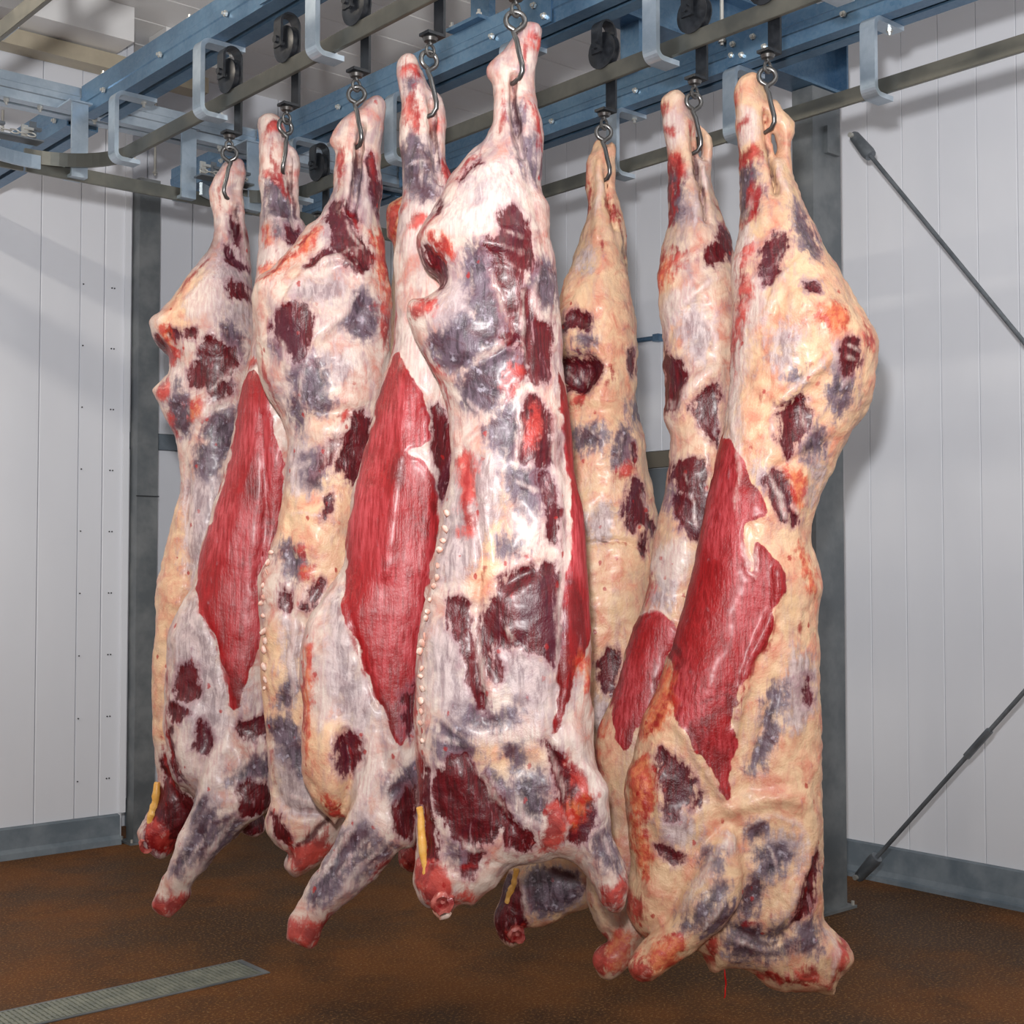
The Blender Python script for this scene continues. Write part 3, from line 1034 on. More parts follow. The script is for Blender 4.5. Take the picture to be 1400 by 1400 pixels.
def beef(spec):
    """sculpt one hanging side. Its outline and colour zones are given in the photo's pixels,
    turned into metres on the vertical plane in which the side hangs."""
    hx, D = spec['hook'], spec['D']
    o3 = hit(hx, 150, D=D)
    org = np.array([o3[0], o3[1], 0.0])
    c0 = float(org @ RGT)

    def loc(pts, dd=0.0):
        out = []
        for (px, py) in pts:
            q = hit(px, py, D=D - dd)
            out.append((float(q @ RGT) - c0, q[2]))
        return np.array(out)
    lobes = [dict(poly=spec['outline'], prof=spec['prof'], y=0.0, holes=spec.get('holes', []))] + spec.get('lobes', [])
    O = loc(spec['outline'])
    allp = np.concatenate([loc(l['poly']) for l in lobes])
    x0, z0 = allp.min(0) - 0.06
    x1, z1 = allp.max(0) + 0.06
    y0, y1 = spec.get('yr', (-0.30, 0.24))
    gx = np.arange(x0, x1, H)
    gy = np.arange(y0, y1, H)
    gz = np.arange(z0, z1, H)
    XX, ZZ = np.meshgrid(gx, gz, indexing='ij')
    P2 = np.stack([XX.ravel(), ZZ.ravel()], 1)
    # relief on the front: grooves, ridges, hollows
    rel = np.zeros(XX.shape, np.float32)
    for (pl, wpx, dep) in spec.get('lines', []):
        L = catmull(loc(pl, 0.1), 4, False)
        w = wpx * D / FPX
        rel += (dep * np.exp(-(dist_line(P2, L) / w) ** 2)).reshape(XX.shape).astype(np.float32)
    for (pl, spx, dep) in spec.get('bulges', []):
        L = chaikin(loc(pl, 0.1))
        w = spx * D / FPX
        rel += (dep / (1 + np.exp(-np.clip(sdf_poly(P2, L) / (w * 0.5), -30, 30)))).reshape(XX.shape).astype(np.float32)
    # big muscle rolls
    Pn = np.stack([P2[:, 0], P2[:, 1] * 0 + D, P2[:, 1]], 1)
    rel += ((vnoise(Pn * np.array([1, 1, 0.55]), 9.0) - 0.5) * 0.02).reshape(XX.shape)
    phi = None
    Y = gy[None, :, None].astype(np.float32)
    for li, l in enumerate(lobes):
        L = catmull(loc(l['poly'], -l['y']), 4)
        d = sdf_poly(P2, L).reshape(XX.shape)
        wb_ = np.clip((d - 0.02) / 0.05, 0, 1)
        d = d * (1 - wb_) + blur(d, 3, 2) * wb_
        pr = np.array([(hit(hx, py, D=D)[2], r, a, b) for (py, r, a, b) in l['prof']])[::-1]
        r = np.interp(gz, pr[:, 0], pr[:, 1])[None, :] * np.ones_like(XX)
        af = np.interp(gz, pr[:, 0], pr[:, 2])[None, :]
        ab = np.interp(gz, pr[:, 0], pr[:, 3])[None, :]
        for hl in l.get('holes', []):
            d = np.minimum(d, -sdf_poly(P2, catmull(loc(hl), 3)).reshape(XX.shape))
        e = np.clip(1 - d / r, 0, 4)
        inner = np.clip(d / np.minimum(0.5 * r, 0.03), 0, 1)
        bf = np.maximum(af * r + rel * inner, 0.012)
        bb = ab * r
        yy = Y - l['y']
        b3 = np.where(yy < 0, bf[:, None, :], bb[:, None, :]).astype(np.float32)
        f = ((np.sqrt(e[:, None, :].astype(np.float32) ** 2 + (yy / b3) ** 2) - 1) * np.minimum(r, 0.1)[:, None, :]).astype(np.float32)
        if phi is None:
            phi = f
        else:
            k = 0.018
            hh = np.clip(0.5 + 0.5 * (phi - f) / k, 0, 1)
            phi = phi * (1 - hh) + f * hh - k * hh * (1 - hh)
    V, Q = surface_nets(phi, (x0, y0, z0), H)
    me = bpy.data.meshes.new('body')
    me.vertices.add(len(V))
    me.vertices.foreach_set('co', V.astype(np.float32).ravel())
    me.loops.add(len(Q) * 4)
    me.loops.foreach_set('vertex_index', Q.astype(np.int32).ravel())
    me.polygons.add(len(Q))
    me.polygons.foreach_set('loop_start', np.arange(0, len(Q) * 4, 4, dtype=np.int32))
    me.update(calc_edges=True)
    nr = np.empty(len(V) * 3, np.float32)
    me.vertex_normals.foreach_get('vector', nr)
    nr = nr.reshape(-1, 3)
    front = np.clip((-nr[:, 1] + 0.35) / 0.4, 0, 1)
    # colour fields
    Pv = V[:, [0, 2]]
    F = {c: np.full(len(V), 0.0, np.float32) for c in CLS}
    Vn = V + np.array([D * 3.1, 0, 0], np.float32)
    warp = np.stack([vnoise(Vn + 7.7, 14.0) - 0.5, vnoise(Vn + 3.3, 14.0) - 0.5], 1) * 0.026
    warp = warp + np.stack([vnoise(Vn + 1.7, 40.0) - 0.5, vnoise(Vn + 6.3, 30.0) - 0.5], 1) * 0.016
    Pw = Pv + warp
    for c, polys in spec['patch'].items():
        soft = {'b': 0.05, 'w': 0.04, 'f': 0.07, 'o': 0.04, 'k': 0.03, 'p': 0.05, 'm': 0.036}.get(c, 0.024)
        for pl in polys:
            ff = 0.11
            s = sdf_poly(Pw, chaikin(loc(pl, ff), 1))
            F[c] = np.maximum(F[c], np.clip(0.5 + s / (2 * soft), 0, 1))
    S = np.zeros((3, len(V)), np.float32)
    for (c, pl, wpx) in spec.get('strokes', []):
        LL = catmull(loc(pl, 0.09), 4, False)
        w = wpx * D / FPX
        Pq = Pv + warp * 0.6
        val = np.zeros(len(V), np.float32)
        nn = len(LL) - 1
        for q_ in range(nn):                       # strands thin out towards their ends
            tp = math.sin(math.pi * (q_ + 0.7) / (nn + 0.4)) ** 0.6
            dd = dist_line(Pq, LL[q_:q_ + 2])
            val = np.maximum(val, np.clip(0.5 * tp + (w * tp - dd) / 0.024, 0, 1))
        S['skm'.index(c)] = np.maximum(S['skm'.index(c)], val)
    S *= front
    for c in CLS:
        F[c] *= front
    # the far side carries its own lean and membrane
    bk = 1 - front
    nb = vnoise(Vn * np.array([1, 1, 0.5]), 6.0)
    F['b'] = np.maximum(F['b'], bk * nb)
    F['m'] = np.maximum(F['m'], bk * np.clip((vnoise(Vn * np.array([1, 1, 0.35]) + 5, 7.0) - 0.3), 0, 1) * 1.1)
    fat = spec.get('fat', 0.2)
    F['f'] = np.clip(F['f'] + fat, 0, 1)
    # surface relief along the normals
    dsp = (vnoise(Vn, 16) - 0.5) * 0.010 + (vnoise(Vn + 9, 38) - 0.5) * 0.005 + (vnoise(Vn + 4, 80) - 0.5) * 0.002 * (1 + fat)
    dsp *= 1 - 0.65 * np.clip((F['r'] - 0.4) / 0.3, 0, 1)
    dsp += 0.004 * S[0] - 0.006 * S[2]
    for c in CLS:
        dsp += RELIEF[c] * np.clip((F[c] - 0.35) / 0.3, 0, 1)
    V2 = V + nr * dsp[:, None]
    me.vertices.foreach_set('co', V2.astype(np.float32).ravel())
    A = me.color_attributes.new('fieldA', 'FLOAT_COLOR', 'POINT')
    A.data.foreach_set('color', np.stack([F['m'], F['p'], F['r'], F['w']], 1).astype(np.float32).ravel())
    B = me.color_attributes.new('fieldB', 'FLOAT_COLOR', 'POINT')
    B.data.foreach_set('color', np.stack([F['b'], F['k'], F['o'], F['f']], 1).astype(np.float32).ravel())
    Cc = me.color_attributes.new('fieldC', 'FLOAT_COLOR', 'POINT')
    Cc.data.foreach_set('color', np.stack([S[0], S[1], S[2], S[0] * 0], 1).astype(np.float32).ravel())
    me.update()
    me.polygons.foreach_set('use_smooth', np.ones(len(Q), bool))
    e = empty('beef_side', tuple(org), -YAW)
    tag(e, spec['label'], 'beef carcass', 'beef sides hanging from the rails')
    link('body', me, M['meat'], e)
    for (a, wpx, yo, mat, name) in spec.get('tubes', []):
        pts = catmull(loc(a), 5, False)
        n = len(pts)
        rr = [wpx * D / FPX * (0.75 + 0.35 * math.sin(math.pi * k / (n - 1))) for k in range(n)]
        rr = [q_ * rnd.uniform(.82, 1.1) for q_ in rr]
        MB().tube([(p[0] + 0.010 + rnd.uniform(-.0015, .0015), yo + rnd.uniform(-.002, .002), p[1]) for p in pts], rr, 10).build(name, M[mat], e, smooth=True)
    for (a, npc, yo) in spec.get('beads', []):
        pts = catmull(loc(a), 8, False)
        seg = np.concatenate([[0], np.cumsum(np.hypot(*np.diff(pts, axis=0).T))])
        sp = seg[-1] / npc
        r0 = sp * 0.42
        bmv = bmesh.new()
        bmesh.ops.create_icosphere(bmv, subdivisions=1, radius=1.0)
        for vv in bmv.verts:
            vv.co = Vector((vv.co.x * 0.8, vv.co.y * 1.2, vv.co.z * 0.9)) * (r0 * (0.65 + 0.6 * rnd.random()))
        bme = bpy.data.meshes.new('vertebra')
        for fc in bmv.faces:
            fc.smooth = True
        bmv.to_mesh(bme)
        bmv.free()
        for k in range(npc):
            tq = (k + 0.5) * sp
            x = np.interp(tq, seg, pts[:, 0])
            z = np.interp(tq, seg, pts[:, 1])
            o = link('vertebra', bme, M['spine'], e)
            o.location = (x, yo, z)
            o.location = (x + 0.016 + rnd.uniform(-.003, .005), yo, z + rnd.uniform(-.011, .011))
            o.rotation_euler = (rnd.uniform(-.5, .5), rnd.uniform(-.5, .5), rnd.uniform(-3, 3))
            o.scale = [rnd.uniform(.4, .75), rnd.uniform(.5, .9), rnd.uniform(.6, 1.3)]
    for (a, rpx, yo) in spec.get('bones', []):
        c = loc([a])[0]
        R_ = rpx * D / FPX
        mb = MB()
        mb.lathe([(R_ * 0.2, 0.006), (R_ * 0.35, -0.004), (R_ * 0.6, -0.014), (R_ * 0.9, -0.012), (R_, 0.004), (R_ * 0.9, 0.03)], 'y', (0, 0, 0), 14)
        for vv in mb.bm.verts:
            vv.co *= 0.8 + 0.4 * rnd.random()
        ob = mb.build('neck_bone', M['bone'], e, smooth=True)
        ob.location = (c[0] + 0.006, yo + 0.02, c[1] + 0.008)
    return e


def circ(x, y, r):
    return [(x + r * math.cos(a), y + r * math.sin(a)) for a in [k * math.pi / 4 for k in range(8)]]


def depth_of(i):
    return float(HPOS[i] @ FWD)

PROF = [(150, .055, .9, .8), (300, .09, .95, .7), (420, .15, .95, .75), (620, .15, .85, .65), (900, .14, .85, .65), (1200, .10, .9, .75)]


def prof(top, mid, bot, T=1.0):
    h = mid - top
    return [(top, .045, .9, .8), (top + h * .3, .06, .95, .85), (top + h * .55, .105 * T, .95, .75), (mid, .15 * T, .95, .75), (mid + 180, .15 * T, .85, .65), (bot - 250, .135 * T, .85, .65), (bot, .085, .95, .8)]


SPECS = []

# 1: leftmost, seen from the back
SPECS.append(dict(hook=314, strokes=[('k', [(300, 232), (296, 258), (303, 292)], 2), ('s', [(301, 262), (302, 300), (298, 335)], 3), ('m', [(318, 265), (318, 300), (312, 330)], 2.5), ('k', [(330, 250), (333, 300), (338, 340)], 2), ('s', [(326, 280), (330, 330), (338, 370)], 2.5), ('s', [(339, 380), (345, 430), (348, 475)], 3), ('k', [(290, 348), (262, 376), (238, 412)], 2), ('s', [(290, 545), (310, 520), (325, 500)], 2.5), ('s', [(255, 590), (290, 560), (322, 545)], 4), ('s', [(262, 660), (265, 760)], 3), ('k', [(225, 470), (234, 500)], 3), ('s', [(232, 850), (226, 930), (222, 1020)], 2.5), ('k', [(216, 1000), (226, 1050), (245, 1095)], 2)],
    D=depth_of(0) + 0.05, fat=.25, label='leftmost beef side, seen from its back, with dark neck stump at lower left', prof=prof(220, 470, 1170),
    outline=[(303, 224), (316, 217), (330, 219), (335, 236), (332, 262), (335, 300), (339, 330), (342, 360), (345, 400), (350, 440), (354, 480), (350, 530), (345, 600), (335, 700), (335, 800), (338, 900), (345, 1000), (352, 1080), (362, 1125), (355, 1142), (335, 1140), (300, 1120), (270, 1135), (245, 1155), (234, 1168), (222, 1176), (208, 1167), (198, 1162), (188, 1140), (192, 1128), (205, 1105), (216, 1072), (215, 1045), (212, 1020), (210, 975), (210, 900), (216, 855), (216, 800), (225, 770), (238, 708), (247, 675), (246, 620), (240, 596), (225, 570), (214, 545), (211, 533), (232, 512), (231, 490), (214, 470), (207, 450), (209, 437), (237, 410), (262, 372), (282, 347), (292, 328), (292, 295), (286, 266), (289, 254), (296, 237)],
    lines=[([(318, 250), (320, 280), (316, 310), (310, 345)], 5, -.03), ([(290, 350), (270, 400), (240, 430)], 8, .006), ([(345, 350), (348, 480)], 5, -.01), ([(245, 600), (300, 560), (330, 540)], 8, -.012), ([(255, 640), (258, 800), (240, 900)], 6, -.012), ([(228, 860), (224, 1040)], 5, -.012), ([(222, 1060), (245, 1100), (260, 1130)], 6, -.014)],
    bulges=[([(265, 380), (330, 370), (335, 450), (300, 480), (250, 450)], 20, .02), ([(228, 1000), (262, 1000), (262, 1080), (236, 1070)], 10, .02)],
    patch=dict(
        m=[[(313, 288), (318, 300), (325, 332), (316, 336), (308, 300)], [(330, 300), (338, 335), (341, 362), (333, 352), (327, 320)], [(306, 332), (320, 345), (330, 365), (318, 362), (305, 347)], [(313, 388), (322, 385), (330, 405), (320, 410)], [(255, 453), (268, 455), (272, 463), (260, 466)], [(226, 452), (245, 453), (252, 462), (238, 464)], circ(292, 478, 13),
           [(280, 468), (305, 468), (326, 482), (322, 505), (306, 532), (296, 550), (289, 542), (289, 502), (276, 492)], [(300, 530), (318, 520), (316, 538), (300, 550)], [(188, 1140), (215, 1062), (240, 1085), (265, 1090), (270, 1130), (240, 1172), (200, 1168)], [(217, 1035), (228, 1045), (244, 1092), (226, 1110), (217, 1080)], [(320, 1110), (365, 1110), (362, 1145), (325, 1145)], [(208, 450), (222, 465), (232, 490), (222, 485), (210, 468)], [(262, 500), (288, 490), (290, 525), (276, 538), (264, 525)]],
        p=[[(230, 548), (250, 540), (264, 560), (256, 588), (240, 592), (230, 572)], [(283, 575), (300, 560), (324, 560), (324, 600), (306, 620), (290, 642), (278, 646), (267, 625), (272, 612), (290, 605), (280, 590)], [(305, 455), (325, 450), (330, 490), (312, 480)], [(240, 520), (246, 530), (240, 540)]],
        w=[[(285, 372), (308, 372), (312, 402), (290, 432), (265, 442), (258, 415)], [(230, 505), (262, 505), (258, 535), (238, 535)]],
        b=[[(250, 645), (308, 640), (303, 700), (288, 770), (262, 800), (252, 740)], [(295, 346), (325, 360), (336, 390), (318, 398), (300, 372)], [(310, 410), (335, 420), (335, 450), (312, 448)]],
        o=[[(258, 566), (272, 548), (284, 562), (266, 574)], [(212, 440), (225, 442), (240, 480), (234, 500), (228, 480)]],
        k=[[(210, 530), (226, 520), (230, 532), (218, 548)], [(230, 470), (248, 480), (236, 500), (229, 490)], [(190, 1130), (210, 1120), (225, 1150), (222, 1174), (200, 1165)], [(222, 560), (232, 575), (240, 595), (232, 590)]],
        f=[[(215, 800), (240, 700), (252, 720), (250, 800), (228, 870), (222, 1000), (211, 1000), (211, 900)], [(225, 425), (270, 375), (290, 400), (250, 450)]]),
    tubes=[([(216, 1066), (214, 1090), (209, 1110), (205, 1128)], 5.5, -.05, 'lig', 'neck_ligament')], bones=[((205, 1154), 11, -.075)]))

# 2: flank outwards, fore shank to lower left
SPECS.append(dict(hook=392, strokes=[('k', [(374, 165), (370, 205), (380, 240), (392, 268)], 2.5), ('m', [(392, 210), (394, 250), (400, 300)], 2.5), ('s', [(400, 215), (402, 260), (408, 300)], 2.5), ('s', [(362, 295), (376, 302), (390, 295)], 2), ('s', [(372, 320), (380, 300), (386, 330)], 2), ('k', [(362, 160), (356, 190)], 2), ('s', [(300, 1035), (275, 1090), (252, 1140), (226, 1210)], 4), ('s', [(332, 1108), (300, 1150), (262, 1200)], 3.5), ('s', [(296, 1120), (272, 1160), (246, 1195)], 2), ('s', [(318, 985), (300, 1040)], 3), ('s', [(340, 1035), (320, 1075), (335, 1115)], 2), ('k', [(263, 805), (300, 893), (316, 975)], 1.2), ('s', [(262, 802), (240, 850), (234, 900)], 3), ('k', [(228, 900), (226, 1000), (240, 1068)], 1.5), ('k', [(300, 640), (296, 660), (290, 690)], 2), ('k', [(318, 660), (322, 672)], 2)],
    D=depth_of(1) + 0.05, fat=.1, label='second beef side from the left, pale red flank and fore shank pointing down left', prof=prof(158, 420, 1120),
    outline=[(352, 172), (357, 159), (370, 155), (382, 160), (390, 175), (396, 195), (405, 205), (411, 227), (409, 247), (410, 295), (420, 312), (440, 400), (455, 500), (445, 600), (425, 700), (405, 790), (392, 880), (390, 960), (392, 1040), (385, 1090), (363, 1110), (334, 1130), (317, 1149), (290, 1120), (262, 1082), (255, 1077), (242, 1070), (231, 1045), (227, 1012), (226, 975), (229, 900), (231, 866), (240, 845), (260, 807), (272, 770), (287, 712), (302, 662), (317, 607), (327, 550), (336, 512), (343, 485), (348, 440), (347, 410), (349, 385), (352, 362), (356, 312), (357, 300), (356, 270), (355, 225)],
    lobes=[dict(poly=[(300, 985), (335, 1000), (366, 1060), (366, 1105), (334, 1130), (317, 1149), (294, 1174), (263, 1209), (258, 1228), (237, 1253), (229, 1255), (212, 1245), (207, 1237), (210, 1226), (231, 1183), (246, 1140), (263, 1106), (280, 1040)], y=-.07, prof=[(985, .05, .9, .9), (1100, .075, .9, .9), (1180, .05, 1, 1), (1255, .042, 1, 1)])],
    lines=[([(390, 195), (391, 230), (394, 270), (402, 310)], 4, -.035), ([(352, 370), (349, 470)], 5, .006), ([(268, 805), (300, 895), (316, 970)], 5, -.008), ([(340, 520), (335, 640), (310, 760)], 10, .006), ([(362, 570), (365, 700), (350, 800)], 6, -.008), ([(245, 840), (236, 900), (232, 1000)], 6, .008)],
    bulges=[([(232, 970), (275, 970), (278, 1040), (258, 1078), (236, 1050)], 12, .022)],
    patch=dict(
        r=[[(334, 508), (350, 506), (366, 545), (382, 600), (392, 680), (380, 760), (355, 800), (353, 860), (346, 900), (331, 955), (317, 980), (312, 940), (302, 895), (279, 838), (265, 800), (283, 715), (300, 660), (316, 605), (326, 550)]],
        w=[[(343, 500), (352, 508), (360, 545), (356, 580), (348, 650), (338, 660), (345, 580), (342, 540)], [(355, 515), (372, 560), (380, 582), (362, 575)], [(290, 965), (312, 990), (302, 1040), (277, 1100), (268, 1092), (284, 1030)], [(352, 330), (395, 340), (380, 370), (352, 400)], [(238, 985), (262, 985), (262, 1070), (240, 1050)]],
        b=[[(255, 830), (268, 812), (298, 890), (312, 960), (313, 1000), (285, 1020), (255, 1000), (233, 950), (233, 880)], [(265, 1090), (300, 1060), (300, 1130), (250, 1190), (240, 1185)]],
        m=[[(240, 922), (254, 912), (268, 925), (271, 955), (262, 962), (236, 942)], [(233, 955), (262, 972), (240, 982), (229, 980)], [(272, 985), (285, 1000), (284, 1027), (268, 1027)], [(325, 1072), (350, 1062), (369, 1075), (366, 1110), (341, 1114), (330, 1100)], [(385, 310), (400, 300), (406, 322), (395, 332)], [(322, 988), (366, 980), (364, 1008), (336, 1014)], [(227, 980), (236, 1045), (244, 1072), (230, 1050)]],
        p=[[(312, 1062), (345, 1040), (368, 1040), (368, 1060), (330, 1067)], [(262, 1152), (290, 1120), (301, 1115), (281, 1155), (251, 1181), (242, 1187)], [(285, 1152), (322, 1115), (329, 1126), (301, 1166), (270, 1187)], [(357, 235), (376, 235), (386, 270), (388, 292), (375, 302), (361, 290)], [(368, 300), (386, 304), (380, 320)], [(262, 1095), (285, 1092), (280, 1110), (266, 1115)]],
        k=[[(205, 1237), (213, 1226), (240, 1233), (260, 1220), (256, 1242), (237, 1257), (213, 1252)], [(356, 224), (372, 220), (384, 250), (392, 268), (380, 262), (368, 236)], [(396, 220), (405, 232), (401, 243)], circ(343, 493, 9), [(357, 160), (375, 156), (380, 168), (362, 172)]],
        o=[[(355, 330), (360, 300), (366, 330)], [(350, 362), (385, 365), (360, 385)]]),
    ))

# 3: back outwards, purple patches
SPECS.append(dict(hook=487, strokes=[('k', [(470, 195), (464, 230), (460, 262)], 2), ('m', [(488, 185), (486, 220), (484, 250)], 2.5), ('k', [(506, 195), (510, 225), (514, 250)], 2), ('s', [(476, 200), (476, 250), (470, 285)], 2.5), ('s', [(500, 210), (497, 270), (503, 310)], 2.5), ('s', [(466, 352), (482, 342), (500, 334)], 1.6), ('s', [(490, 330), (486, 350), (492, 372)], 1.4), ('s', [(470, 300), (486, 326), (500, 350)], 2), ('k', [(478, 285), (490, 315)], 1.5), ('s', [(398, 412), (425, 375), (465, 355), (495, 378)], 3.5), ('s', [(435, 468), (468, 432), (498, 398)], 4), ('s', [(382, 460), (396, 490), (402, 520)], 2.5), ('s', [(425, 500), (415, 525), (410, 560)], 2), ('k', [(355, 390), (395, 350), (430, 308)], 2), ('k', [(352, 450), (362, 520), (388, 580)], 2), ('s', [(450, 565), (448, 610), (438, 660)], 2), ('s', [(466, 570), (456, 630)], 2), ('s', [(395, 700), (440, 705)], 2), ('k', [(380, 720), (362, 775), (356, 830)], 1.6), ('s', [(412, 810), (400, 900), (405, 980)], 3), ('k', [(370, 1010), (373, 1090)], 1.5), ('s', [(385, 1080), (420, 1100), (450, 1110)], 3), ('m', [(400, 1160), (430, 1140), (455, 1118)], 4)],
    D=depth_of(2) + 0.05, fat=.35, label='third beef side from the left, violet ink marks on thigh, knobbly spine edge', prof=prof(135, 430, 1170),
    outline=[(496, 142), (507, 133), (520, 132), (528, 145), (525, 170), (522, 210), (524, 257), (518, 300), (525, 340), (530, 370), (535, 412), (535, 480), (530, 560), (520, 640), (508, 720), (500, 800), (495, 900), (490, 1000), (480, 1080), (462, 1150), (446, 1172), (426, 1187), (406, 1197), (391, 1184), (394, 1166), (380, 1156), (365, 1137), (362, 1120), (372, 1096), (370, 1075), (367, 1037), (365, 1000), (360, 950), (359, 900), (356, 850), (353, 800), (358, 780), (366, 762), (373, 740), (381, 725), (387, 690), (390, 662), (394, 614), (390, 587), (375, 556), (362, 532), (354, 500), (350, 450), (347, 415), (349, 393), (358, 378), (380, 362), (400, 340), (420, 312), (436, 297), (455, 265), (457, 237), (459, 212), (452, 197), (455, 184), (470, 165), (485, 152)],
    lobes=[dict(poly=[(420, 1120), (455, 1130), (446, 1171), (426, 1186), (406, 1197), (391, 1184), (395, 1165)], y=.02, prof=[(1120, .04, .9, .9), (1197, .04, 1, 1)])],
    lines=[([(492, 165), (488, 200), (485, 240), (480, 290)], 4, -.035), ([(355, 390), (400, 350), (440, 310)], 7, .008), ([(398, 415), (430, 370), (470, 355), (500, 380)], 7, .01), ([(432, 470), (470, 430), (500, 395)], 9, .012), ([(395, 590), (440, 570), (500, 560), (525, 540)], 8, -.014), ([(392, 690), (400, 790), (395, 880), (400, 1000)], 7, -.01), ([(415, 840), (408, 960), (418, 1060)], 6, -.008), ([(372, 1090), (400, 1110), (450, 1115)], 6, -.012)],
    bulges=[([(378, 420), (425, 410), (435, 470), (410, 505), (380, 470)], 14, .012), ([(465, 430), (490, 392), (515, 400), (517, 440), (500, 470)], 14, -.012)],
    patch=dict(
        m=[[(447, 275), (458, 267), (468, 290), (485, 320), (499, 325), (501, 345), (475, 347), (463, 352), (450, 337), (452, 310), (445, 295)], [(467, 352), (500, 336), (503, 360), (490, 374), (475, 367)], [(417, 362), (430, 347), (441, 352), (432, 363), (420, 368)], [(440, 338), (458, 350), (450, 354), (438, 350)],
           [(375, 445), (385, 424), (400, 414), (415, 419), (430, 430), (433, 445), (431, 465), (424, 497), (412, 507), (399, 490), (389, 475), (378, 460)], [(480, 570), (506, 567), (501, 610), (481, 652), (472, 642), (460, 647), (470, 600)], [(450, 610), (461, 598), (441, 642), (431, 642)], [(430, 800), (441, 794), (425, 837), (417, 832)], [(500, 600), (498, 660), (485, 667), (473, 652)], [(362, 1115), (380, 1120), (402, 1162), (380, 1158)], [(447, 685), (460, 678), (458, 705), (448, 708)], [(470, 265), (480, 290), (488, 300), (476, 292)], [(505, 190), (514, 240), (512, 290), (503, 250)], [(385, 800), (395, 810), (398, 835), (385, 830)]],
        p=[[(375, 455), (390, 480), (389, 490), (377, 480)], [(416, 500), (435, 497), (441, 520), (439, 540), (452, 560), (430, 567), (411, 547), (404, 540), (407, 520)], [(390, 740), (410, 755), (417, 787), (400, 792), (392, 770)], [(367, 990), (385, 985), (412, 1010), (414, 1062), (395, 1032), (374, 1010)], [(478, 435), (493, 405), (508, 412), (508, 440), (495, 462), (482, 456)], [(395, 545), (405, 555), (412, 590), (400, 580)], [(425, 620), (440, 640), (438, 670), (424, 650)], [(380, 950), (395, 930), (398, 960), (385, 975)], [(490, 215), (498, 250), (494, 275), (486, 245)]],
        b=[[(400, 395), (440, 385), (472, 390), (460, 412), (430, 422), (404, 416)], [(465, 435), (490, 393), (514, 400), (518, 435), (500, 468), (474, 462)], [(445, 478), (470, 490), (478, 517), (460, 528), (446, 505)], [(395, 600), (430, 610), (430, 670), (396, 670)], [(370, 1010), (412, 1012), (422, 1070), (442, 1110), (400, 1122), (374, 1092)], [(385, 850), (410, 860), (415, 920), (390, 940)], [(438, 300), (458, 305), (455, 330), (438, 328)]],
        w=[[(437, 303), (460, 303), (462, 320), (450, 332), (436, 326)], [(440, 480), (452, 500), (450, 520), (438, 505)], [(425, 445), (470, 420), (480, 432), (440, 475)]],
        k=[[(388, 1165), (440, 1138), (450, 1171), (408, 1199), (388, 1184)], [(515, 300), (525, 340), (532, 375), (524, 372), (516, 330)], [(520, 400), (532, 440), (528, 480), (522, 450)], [(458, 205), (468, 200), (472, 225), (462, 230)], [(405, 750), (420, 755), (415, 765)], [(455, 570), (475, 565), (470, 575)]],
        o=[[(508, 300), (522, 320), (532, 380), (530, 420), (518, 380)], [(410, 780), (425, 775), (420, 795)], [(355, 385), (420, 315), (440, 300), (420, 330), (365, 385)]],
        f=[[(438, 662), (475, 652), (484, 690), (455, 722), (438, 702)], [(395, 690), (440, 700), (460, 740), (440, 790), (400, 740)], [(360, 870), (395, 880), (400, 990), (365, 980)], [(440, 930), (470, 930), (470, 1000), (440, 990)]]),
    beads=[([(372, 745), (362, 780), (357, 830), (359, 880), (360, 945)], 13, -.075)]))

